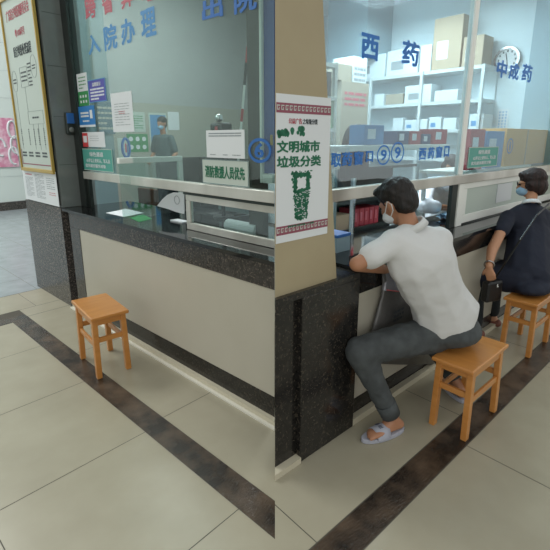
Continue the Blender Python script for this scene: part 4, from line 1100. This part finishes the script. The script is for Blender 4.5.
meshobj('silver_lining', bm, 'bagsilver', bg, smooth=True)
bm = bmesh.new(); tube(bm, [J(387, 290, 1.2) , J(395, 291, 1.2), J(403, 292, 1.2)], .003, 6); meshobj('red_cord', bm, 'red', bg)
q = J(398, 312, 1.2); bfce = Face(o=q, h=(1, 0, 0), n=(0, -1, 0))
bm = bmesh.new(); lines(bm, bfce, -.05, .07, -.06, .02, 3, .5, gap=.2); meshobj('print', bm, 'ink', bg)

# ------------------------------------------------------------------ seated man
man = thing('person', 'man in white polo shirt and charcoal jeans leaning on the counter from a stool', 'person', (2.4, .93, 0))
pel = Vector((2.44, .95, .56))
neck = J(412, 224, 1.10)
shL = J(394, 243, 1.12); shR = J(438, 240, .99)
elL = J(357, 264, 1.21); haL = J(392, 270, 1.30)
hd = J(397, 203, 1.20)
kneL = J(359, 351, 1.20); ankL = J(393, 419, 1.06)
hipL = Vector((2.34, 1.0, .54)); hipR = Vector((2.53, .98, .54))
kneR = Vector((2.62, 1.30, .50)); ankR = Vector((2.65, .95, .10))
hf = Vector((.12, .93, -.42)); hu = Vector((-.2, .35, 1))
hp, hP, hE, hR_ = head_parts(hd, hf, hu, 1.1)
chest = (shL + shR)/2 + Vector((.02, -.02, -.10))
tf = (chest - pel).normalized(); across = (shR - shL).normalized()
TR = Matrix((across, tf.cross(across)*-1, tf)).transposed()
TR = rotm(tf.cross(across) * -1, tf)
mid = pel.lerp(chest, .5)
torso = lambda g: [[ell(pel + Vector((0, 0, .07)), (.165+g, .125+g, .07+g), TR), ell(mid, (.155+g, .115+g, .1+g), TR)],
         [ell(mid, (.155+g, .115+g, .1+g), TR), ell(chest, (.175+g, .115+g, .10+g), TR)],
         [ell(chest, (.175+g, .115+g, .10+g), TR), ell(shL, .052+g), ell(shR, .052+g), ell(neck - Vector((0, 0, .05)), .055+g)]]
wrL = J(388, 270, 1.27)
wrR = J(372, 262, 1.33); elR = Vector((2.45, 1.32, 1.01)); 
body = hp + torso(-.02)
body += [cap(neck - Vector((0, 0, .04)), .055, hd + Vector((.02, -.03, -.04)), .055)]
body += [cap(shL, .045, elL, .04), cap(elL, .042, wrL, .026)] + hand_parts(wrL, (wrL - elL), (0, 0, 1), 1.0, .3, 1)
body += [cap(shR, .045, elR, .04), cap(elR, .04, wrR + Vector((0, 0, .05)), .026)] + hand_parts(wrR + Vector((0, 0, .05)), (-.75, -.35, .1), (0, 0, 1), 1.0, .6, 1)
body += [cap(hipL, .085, kneL, .055), cap(kneL, .05, ankL, .034), cap(hipR, .085, kneR, .055), cap(kneR, .05, ankR, .034)]
def foot(ank, d, k=1.0):
    d = Vector((d[0], d[1], 0)).normalized(); s = d.cross(Vector((0, 0, 1)))
    g = Vector((ank.x, ank.y, .052))
    hs = [[ell(ank, .034*k), ell(g - d*.045*k, (.032*k, .032*k, .026*k)), ell(g + d*.05*k, (.038*k, .038*k, .026*k))],
          [ell(g + d*.02*k, (.04*k, .04*k, .022*k)), ell(g + d*.13*k - s*.012*k - Vector((0,0,.008)), (.04*k, .04*k, .016*k))]]
    for i, o_ in enumerate((-.034, -.016, 0, .015, .029)):
        l_ = (.172, .175, .168, .158, .145)[i]
        hs.append(cap(g + d*.12*k + s*o_*k - Vector((0,0,.01)), .011*k, g + d*l_*k + s*o_*k*1.1 - Vector((0,0,.014)), (.0115, .009, .0085, .008, .0075)[i]*k))
    return hs, g, d, s
dL = (J(368, 430, 1.06) - J(398, 436, 1.06)); dL = Vector((-1, .42, 0))
fL, gL, dLn, sL = foot(ankL, dL); fR, gR, dRn, sR = foot(ankR, (.6, .8, 0))
body += fL + fR
fuse('body', body, 'skin', man, .0075, 3)
# shirt
def sleeve(a, b, k, r0, r1): return cap(a, r0, a.lerp(b, k), r1)
sh = torso(.012) + [sleeve(shL, elL, .62, .075, .07), sleeve(shR, elR, .6, .075, .07)]
sh += [[ell(pel + Vector((-.02, .02, .015)), (.19, .15, .035), TR), ell(hipL + Vector((-.01, .01, .075)), (.06, .09, .03)), ell(mid, (.17, .13, .1), TR)]]
fuse('polo_shirt', sh, 'shirt', man, .011, 5, (.16, .022))
cr = rotm(hf, tf)
nb = neck + Vector((-.005, .0, .0))
def band(c_, ax_, r0, r1, hgt, th=.006, n=28, sq=1.0):
    bm = bmesh.new(); x_ = ax_.orthogonal().normalized(); y_ = ax_.cross(x_); prof = [(r0, 0), (r1, hgt), (r1 - th, hgt), (r0 - th, 0)]
    rg = [[bm.verts.new(c_ + ax_*z + r_*(math.cos(2*math.pi*k/n)*x_ + sq*math.sin(2*math.pi*k/n)*y_)) for k in range(n)] for r_, z in prof]
    for i in range(4):
        for k in range(n): bm.faces.new((rg[i][k], rg[i][(k+1) % n], rg[(i+1) % 4][(k+1) % n], rg[(i+1) % 4][k]))
    return bm
bm = bmesh.new(); cpts = []
axis = (hd - neck).normalized(); cx_ = axis.orthogonal().normalized(); cy_ = axis.cross(cx_)
cc_ = neck - axis * .01
bm.free(); bm = band(neck - axis*.02 - tf*.01, (axis*.5 + tf).normalized(), .078, .066, .038)
meshobj('collar', bm, 'shirt', man, smooth=True)
# jeans
jn = [[ell(pel + Vector((.01, -.02, -.01)), (.19, .15, .085), rotm((0, 1, 0), (0, 0, 1))), ell(hipL, .1), ell(hipR, .1), ell(pel + Vector((0, 0, .06)), (.165, .12, .05))],
      cap(hipL, .112, kneL, .08), cap(kneL, .08, ankL + (kneL - ankL)*.2, .054), cap(hipR, .105, kneR, .075), cap(kneR, .075, ankR + (kneR - ankR)*.13, .052)]
fuse('jeans', jn, 'jeans', man, .011, 3, (.07, .018))
sd_ = (kneL - ankL).normalized(); meshobj('trouser_cuff', band(ankL + sd_*.035, sd_, .056, .06, .09, .006), 'jeans', man, smooth=True)
sd_ = (kneR - ankR).normalized(); meshobj('trouser_cuff', band(ankR + sd_*.035, sd_, .056, .06, .09, .006), 'jeans', man, smooth=True)
# hair
fuse('hair', [[hE(0, -.018, .052, .083, .1, .082)], [hE(0, -.052, .0, .074, .064, .075)], [hE(0, .05, .085, .06, .045, .03)]], 'hair', man, .007, 2, (.03, .012))
fuse('face_mask', [[hE(0, .055, -.052, .05, .058, .042)]], 'maskstrap', man, .006, 2)
bm = bmesh.new()
for sx in (1, -1):
    tube(bm, [hP(sx*.05, .06, -.03), hP(sx*.071, .03, -.012), hP(sx*.08, -.01, .03), hP(sx*.082, -.028, .01), hP(sx*.078, -.02, -.02), hP(sx*.062, .03, -.055)], .0022, 6)
meshobj('mask_strap', bm, 'maskstrap', man)
for sx in (1, -1):
    bm = bmesh.new(); bmesh.ops.create_uvsphere(bm, u_segments=10, v_segments=8, radius=.01, matrix=Matrix.Translation(hP(sx*.028, .08, .008))); meshobj('eye', bm, 'lens', man, smooth=True)
# sandals
def sandal(name, label, g, d, s, group):
    root = thing(name, label, 'sandal', (g.x, g.y, 0), group)
    bm = bmesh.new(); n = 28; out = []
    for k in range(n):
        q = 2*math.pi*k/n; x = .062 + .145*math.cos(q); w = .048 + .006*math.cos(q - .3); y = w*math.sin(q)
        out.append(g + d*x + s*y)
    a = [bm.verts.new((p.x, p.y, 0)) for p in out]; b = [bm.verts.new((p.x, p.y, .026)) for p in out]
    bm.faces.new(a[::-1]); bm.faces.new(b)
    for k in range(n): bm.faces.new((a[k], a[(k+1) % n], b[(k+1) % n], b[k]))
    meshobj('sole', bm, 'rubber', root, bev=.005)
    bm = bmesh.new(); rows = []
    for x in (.045, .075, .105, .13):
        hgt = .085 - .25*(x - .045)
        for th in (0, .006): rows.append([g + d*x + s*((.052 - th)*math.cos(q)) + Vector((0, 0, -g.z + .02 + (hgt - .02 - th)*math.sin(q))) for q in [math.pi*i/12 for i in range(13)]])
    outer = [[bm.verts.new(p) for p in rows[i]] for i in range(0, 8, 2)]; inn = [[bm.verts.new(p) for p in rows[i]] for i in range(1, 8, 2)]
    for A in (outer, inn):
        for r0, r1 in zip(A, A[1:]):
            for i in range(12): bm.faces.new((r0[i], r0[i+1], r1[i+1], r1[i]))
    for i in range(12):
        bm.faces.new((outer[0][i], outer[0][i+1], inn[0][i+1], inn[0][i])); bm.faces.new((outer[-1][i], outer[-1][i+1], inn[-1][i+1], inn[-1][i]))
    meshobj('strap', bm, 'rubber', root, smooth=True)
    bm = bmesh.new()
    for i in range(7):
        q = math.pi*(.30 + .05*i); x = .088
        p = g + d*x + s*(.0535*math.cos(q)) + Vector((0, 0, -g.z + .02 + .056*math.sin(q)))
        if i != 3: tube(bm, [p - d*.012, p + d*.012], .0022, 5)
    meshobj('strap_print', bm, 'rubber_d', root)
sandal('slide_sandal', 'pale grey slide sandal on the left foot of the man in white, by the pedestal', gL, dLn, sL, 'slide sandals')
sandal('slide_sandal', 'pale grey slide sandal behind the legs of the stool under the man', gR, dRn, sR, 'slide sandals')
# keys on his belt
kb = J(480, 337, .93)
ky = thing('key_bunch', 'bunch of keys with blue and black tags hanging from the back of the seated man', 'keys', kb)
bm = bmesh.new(); tube(bm, [kb + Vector((.018*math.cos(q*.5), 0, .018*math.sin(q*.5) + .02)) for q in range(13)], .003, 6); meshobj('ring', bm, 'chrome', ky)
for i, (dx, dz, m_) in enumerate(((-.012, -.02, 'chrome'), (.006, -.03, 'black'), (.018, -.022, 'blue'))):
    bm = bmesh.new(); bmesh.ops.create_cube(bm, size=1, matrix=Matrix.Translation(kb + Vector((dx, -.004*i, dz))) @ Matrix.Diagonal((.016, .004, .042, 1))); meshobj('key' if i == 0 else 'tag', bm, m_, ky, bev=.0015)

# ------------------------------------------------------------------ seated woman
wm = thing('person', 'woman in navy short-sleeved dress with glasses and mask on the far stool', 'person', (3.75, .95, 0))
wp = Vector((3.86, .93, .55)); wh = J(531, 184, 1.08); 
wsL = J(508, 217, 1.16); wsR = J(553, 221, .93)
wn = J(531, 201, 1.05)
weL = J(492, 250, 1.14); wwL = J(489, 266, 1.08)
whf = Vector((-.35, .95, -.15)); whu = Vector((0, 0, 1))
wch = (wsL + wsR)/2 + Vector((0, 0, -.12)); wt = (wch - wp).normalized(); wa = (wsR - wsL).normalized()
WR = rotm(wt.cross(wa) * -1, wt)
wmid = wp.lerp(wch, .5)
wtor = lambda g: [[ell(wp, (.19+g, .16+g, .1+g), WR), ell(wmid, (.185+g, .15+g, .1+g), WR)], [ell(wmid, (.185+g, .15+g, .1+g), WR), ell(wch, (.185+g, .14+g, .1+g), WR)],
                  [ell(wch, (.165+g, .125+g, .1+g), WR), ell(wsL, .045+g), ell(wsR, .045+g), ell(wn - Vector((0, 0, .05)), .05+g)]]
hp2, hP2, hE2, _ = head_parts(wh, whf, whu, 1.02)
khL = Vector((3.72, 1.28, .52)); khR = Vector((4.05, 1.24, .52)); akL = Vector((3.66, 1.22, .1)); akR = Vector((4.0, 1.2, .1))
b2 = hp2 + wtor(-.02) + [cap(wn - Vector((0, 0, .03)), .045, wh + Vector((0, -.02, -.05)), .045)]
b2 += [cap(wsL, .045, weL, .043), cap(weL, .042, wwL, .026)] + hand_parts(wwL, (.1, -.25, -1), (-.9, -.3, 0), .95, .7, 1)
weR = wsR + Vector((.14, .1, -.22)); wwR = weR + Vector((-.05, .2, -.02))
b2 += [cap(wsR, .045, weR, .04), cap(weR, .04, wwR, .026)] + hand_parts(wwR, (-.3, 1, 0), (0, 0, 1), .95, .5, -1)
b2 += [cap(wp + Vector((-.09, .03, 0)), .08, khL, .055), cap(khL, .05, akL, .034), cap(wp + Vector((.09, .03, 0)), .08, khR, .055), cap(khR, .05, akR, .034)]
for ak in (akL, akR): b2 += [[ell(ak, .033), ell((ak.x, ak.y - .03, .05), .03), ell((ak.x - .01, ak.y + .1, .045), (.035, .04, .025))]]
fuse('body', b2, 'skin2', wm, .008, 3)
dr = wtor(.012) + [cap(wsL, .066, wsL.lerp(weL, .42), .062), cap(wsR, .066, wsR.lerp(weR, .42), .062)]
dr += [cap(wp + Vector((-.09, .03, 0)), .115, khL, .095), cap(wp + Vector((.09, .03, 0)), .115, khR, .095)]
dr += [[ell(wp + Vector((0, 0, -.02)), (.2, .17, .09), WR), ell(khL + Vector((.0, -.02, -.01)), .1), ell(khR + Vector((-.0, -.02, -.01)), .1)], [ell(wp + Vector((-.05, -.06, -.04)), (.22, .14, .07)), ell(wp + Vector((.05, 0, -.04)), (.22, .14, .07))], [ell(wp, (.21, .175, .09), WR), ell(wmid, (.2, .165, .1), WR)]]
fuse('dress', dr, 'navy', wm, .011, 5, (.14, .02))
fuse('trousers', [cap(khL - Vector((0, .05, 0)), .075, khL, .07), cap(khL, .07, akL + Vector((0, 0, .04)), .055)] , 'trouser', wm, .012, 4)
fuse('trousers', [cap(khR - Vector((0, .05, 0)), .075, khR, .07), cap(khR, .07, akR + Vector((0, 0, .04)), .055)] , 'trouser', wm, .012, 4)
fuse('hair', [[hE2(0, -.022, .052, .088, .105, .085)], [hE2(0, -.055, -.02, .082, .07, .085)], [hE2(.05, -.01, .0, .04, .06, .06)], [hE2(-.05, -.01, .0, .04, .06, .06)], [hE2(0, .045, .085, .06, .045, .03)]], 'hair2', wm, .007, 2, (.035, .014))
fuse('face_mask', [[hE2(0, .055, -.05, .052, .06, .045)]], 'mask', wm, .006, 2)
bm = bmesh.new()
for sx in (1, -1):
    tube(bm, [hP2(sx*.032 + .02*math.cos(q*.524), .098, .012 + .016*math.sin(q*.524)) for q in range(13)], .0025, 6)
    tube(bm, [hP2(sx*.052, .095, .014), hP2(sx*.078, .0, .016)], .002, 6)
tube(bm, [hP2(-.012, .1, .014), hP2(.012, .1, .014)], .002, 6)
meshobj('glasses', bm, 'lens', wm)
for sx in (1, -1):
    bm = bmesh.new(); bmesh.ops.create_uvsphere(bm, u_segments=10, v_segments=8, radius=.01, matrix=Matrix.Translation(hP2(sx*.028, .082, .008))); meshobj('eye', bm, 'lens', wm, smooth=True)
bm = bmesh.new(); tube(bm, [hP2(sx_, y_, z_) for sx_, y_, z_ in ((.06, .045, -.04), (.078, .0, -.01), (.08, -.01, .01))], .002, 6); tube(bm, [hP2(-.06, .045, -.04), hP2(-.078, 0, -.01)], .002, 6); meshobj('mask_strap', bm, 'maskstrap', wm)
wax = (wh - wn).normalized(); wx_ = wax.orthogonal().normalized(); wy_ = wax.cross(wx_)
bm = band(wn - wax*.03, wax, .08, .062, .035); meshobj('collar', bm, 'white', wm, smooth=True)
for nm_, ak in (('shoe', akL), ('shoe', akR)):
    fuse(nm_, [[ell((ak.x, ak.y - .05, .04), (.035, .035, .038)), ell((ak.x - .01, ak.y + .14, .035), (.042, .05, .033))]], 'brownshoe', wm, .008, 3)
# bracelet
bm = bmesh.new(); bc_ = wwL + (weL - wwL)*.08; ax = (weL - wwL).normalized(); bx_ = ax.orthogonal().normalized(); by_ = ax.cross(bx_)
tube(bm, [bc_ + .034*(math.cos(q*math.pi/10)*bx_ + math.sin(q*math.pi/10)*by_) for q in range(21)], .006, 8, cap=False)
tag(meshobj('bracelet', bm, 'metal_grey', smooth=True), 'pale silver bracelet on the wrist of the woman in navy', 'bracelet')
# bag
bpz = J(491, 290, 1.08)
hb = thing('handbag', 'black shoulder bag at the hip of the woman in navy', 'bag', (bpz.x, bpz.y, bpz.z - .12))
bm = bmesh.new(); bmesh.ops.create_cube(bm, size=1, matrix=Matrix.Translation(bpz + Vector((.02, 0, -.01))) @ Matrix.Rotation(-.35, 4, 'Z') @ Matrix.Diagonal((.17, .07, .17, 1))); meshobj('bag_body', bm, 'bagblack', hb, bev=.02, seg=3)
bm = bmesh.new(); tube(bm, [bpz + Vector((.03, 0, .07)), J(506, 262, .97), J(520, 240, .90), J(537, 215, .86), J(549, 204, .87)], .007, 6); meshobj('strap', bm, 'bagblack', hb)
bm = bmesh.new(); tube(bm, [bpz + Vector((-.02 + .012*math.cos(q*.5), -.05, .05 + .012*math.sin(q*.5))) for q in range(13)], .003, 6); meshobj('clasp', bm, 'chrome', hb)

# ------------------------------------------------------------------ pharmacist behind the counter
ph = thing('person', 'pharmacy worker in pale blue coat and mask behind the counter', 'person', W('R', 2.5, 3.9, 0))
SW = 1.95
def K(u, v, s=SW): q = on('R', u, v, s=s); return W('R', *q)
pe = K(440, 215, 2.25); pe.z = .62
psA = K(428, 186, 2.12); psB = K(464, 182, 2.25); pnk = K(449, 180, 2.16); phd = K(452, 168, 2.08)
pel1 = K(424, 206, 1.97); pwr1 = K(449, 208, 1.84)
pch = (psA + psB)/2 - Vector((0, 0, .12)); pt = (pch - pe).normalized(); pa_ = (psB - psA).normalized(); PR = rotm(pt.cross(pa_), pt)
hp3, hP3, hE3, _ = head_parts(phd, Vector((-.2, -1, -.5)), (0, -.3, 1), 1.0)
bodyp = hp3 + [cap(pnk - Vector((0, 0, .03)), .05, phd, .05), [ell(pe, .13), ell(pch, (.15, .1, .1), PR)], [ell(pch, (.15, .1, .1), PR), ell(psA, .05), ell(psB, .05)]]
bodyp += [cap(psA, .045, pel1, .042), cap(pel1, .04, pwr1, .027)] + hand_parts(pwr1, pwr1 - pel1, (0, 0, 1), 1, .5, 1)
pel2 = K(470, 203, 2.06); pwr2 = K(460, 206, 1.88)
bodyp += [cap(psB, .045, pel2, .042), cap(pel2, .04, pwr2, .027)] + hand_parts(pwr2, pwr2 - pel2, (0, 0, 1), 1, .5, -1)
for sx in (-.1, .1): q = pe + Vector((sx, 0, 0)); bodyp += [cap(q, .08, Vector((q.x, q.y - .28, .5)), .055), cap(Vector((q.x, q.y - .28, .5)), .055, Vector((q.x, q.y - .22, .06)), .04), cap(Vector((q.x, q.y - .22, .04)), .035, Vector((q.x, q.y - .36, .03)), .028)]
fuse('body', bodyp, 'skin', ph, .009, 3)
fuse('coat', [[ell(pe, (.21, .18, .12)), ell(pch, (.2, .16, .13), PR)], [ell(pch, (.2, .16, .13), PR), ell(psA, .085), ell(psB, .085)], cap(psA, .075, pel1, .07), cap(pel1, .07, pel1.lerp(pwr1, .45), .06), cap(psB, .075, pel2, .07), cap(pel2, .07, pel2.lerp(pwr2, .5), .055)], 'coat', ph, .011, 4, (.08, .02))
fuse('hair', [[hE3(0, -.02, .055, .083, .1, .08)], [hE3(0, -.055, -.01, .074, .06, .075)]], 'hair', ph, .008, 2)
fuse('face_mask', [[hE3(0, .055, -.05, .05, .06, .045)]], 'mask', ph, .006, 2)
for sx in (1, -1):
    bm = bmesh.new(); bmesh.ops.create_uvsphere(bm, u_segments=10, v_segments=8, radius=.01, matrix=Matrix.Translation(hP3(sx*.028, .08, .008))); meshobj('eye', bm, 'lens', ph, smooth=True)
sc_ = thing('office_chair', 'dark chair under the pharmacy worker', 'chair', (pe.x, pe.y, 0))
bm = bmesh.new(); bmesh.ops.create_cube(bm, size=1, matrix=Matrix.Translation((pe.x, pe.y, .46)) @ Matrix.Diagonal((.42, .42, .06, 1))); meshobj('seat', bm, 'dark', sc_, bev=.01)
for i in (-1, 1):
    for j in (-1, 1):
        bm = bmesh.new(); tube(bm, [(pe.x + i*.17, pe.y + j*.17, 0), (pe.x + i*.17, pe.y + j*.17, .43)], .014); meshobj('leg', bm, 'chrome', sc_)
# crumpled papers in hand on the counter
pc = K(452, 213, 1.76); pc.z = .973
bm = bmesh.new()
random.seed(3)
for i in range(4):
    q0 = random.uniform(-.4, .4); c = pc + Vector((random.uniform(-.03, .03), random.uniform(-.02, .02), .004 + .006*i)); dx = Vector((math.cos(q0), math.sin(q0), 0)); dy = Vector((-math.sin(q0), math.cos(q0), 0))
    n = 6; g = [[bm.verts.new(c + dx*(.26*(a/n - .5)) + dy*(.16*(b/n - .5)) + Vector((0, 0, .012 + .012*math.sin(a*1.9 + i) + .01*math.cos(b*2.3 + i*2)))) for b in range(n+1)] for a in range(n+1)]
    for a in range(n):
        for b in range(n): bm.faces.new((g[a][b], g[a+1][b], g[a+1][b+1], g[a][b+1]))
me_o = meshobj('prescription_papers', bm, 'maskblue' if 'maskblue' in M else 'mask', smooth=True)
tag(me_o, 'crumpled pale blue and white papers under the hands of the pharmacy worker', 'papers')

# ------------------------------------------------------------------ lights
def area(name, loc, size, power, color, rot=(0, 0, 0)):
    l = D.lights.new(name, 'AREA'); l.shape = 'RECTANGLE'; l.size, l.size_y = size; l.energy = power; l.color = color
    o = D.objects.new(name, l); COL.objects.link(o); o.location = loc; o.rotation_euler = rot; return o
area('ceiling_lamp_office', W('L', 4.2, 5.2, 4.7), (3.4, 3.0), 185, (1, 1, .98), (0, 0, aL))
area('ceiling_lamp_pharmacy', W('R', 3.0, 4.0, 3.25), (2.0, 1.2), 145, (.93, .98, 1), (0, 0, aR))
area('hall_back_fill_light', W('L', -.5, 8.6, 6.6), (3.5, 2.5), 420, (.97, 1, .99), (0, 0, aL))  # unseen lamp added to brighten the far hall wall
area('fill_light_behind_camera', (-4.5, -3.5, 2.6), (3.5, 2.6), 60, (1, .99, .96), (R(90), 0, R(-50)))  # added fill light out of view, placed clear of the glass reflections
w_ = D.worlds.new('hall_daylight'); scn.world = w_; w_.use_nodes = True
bgn = w_.node_tree.nodes['Background']; bgn.inputs[0].default_value = (.93, .95, .93, 1); bgn.inputs[1].default_value = .8
# print and marks belong to the sheet or box that carries them
for o in list(scn.objects):
    if o.parent and o.parent.type == 'EMPTY' and o.name.split('.')[0] in ('print', 'red_print', 'icons', 'printed_label', 'round_mark', 'corner_fold', 'tag_print', 'small_print', 'flow_chart', 'title_lettering', 'heading_lettering', 'subtitle_lettering', 'line_lettering', 'slogan_lettering', 'small_lettering', 'bin_drawing', 'green_doodle', 'border_band', 'key_pattern', 'green_half', 'pale_foot', 'picture', 'oval', 'mask_strap', 'eye', 'handle'):
        nm_ = {'mask_strap': ('face_mask',), 'eye': ('body',)}.get(o.name.split('.')[0], ('sheet', 'board', 'box_body', 'bag_body'))
        for sib in o.parent.children:
            if sib.name.split('.')[0] in nm_: o.parent = sib; break
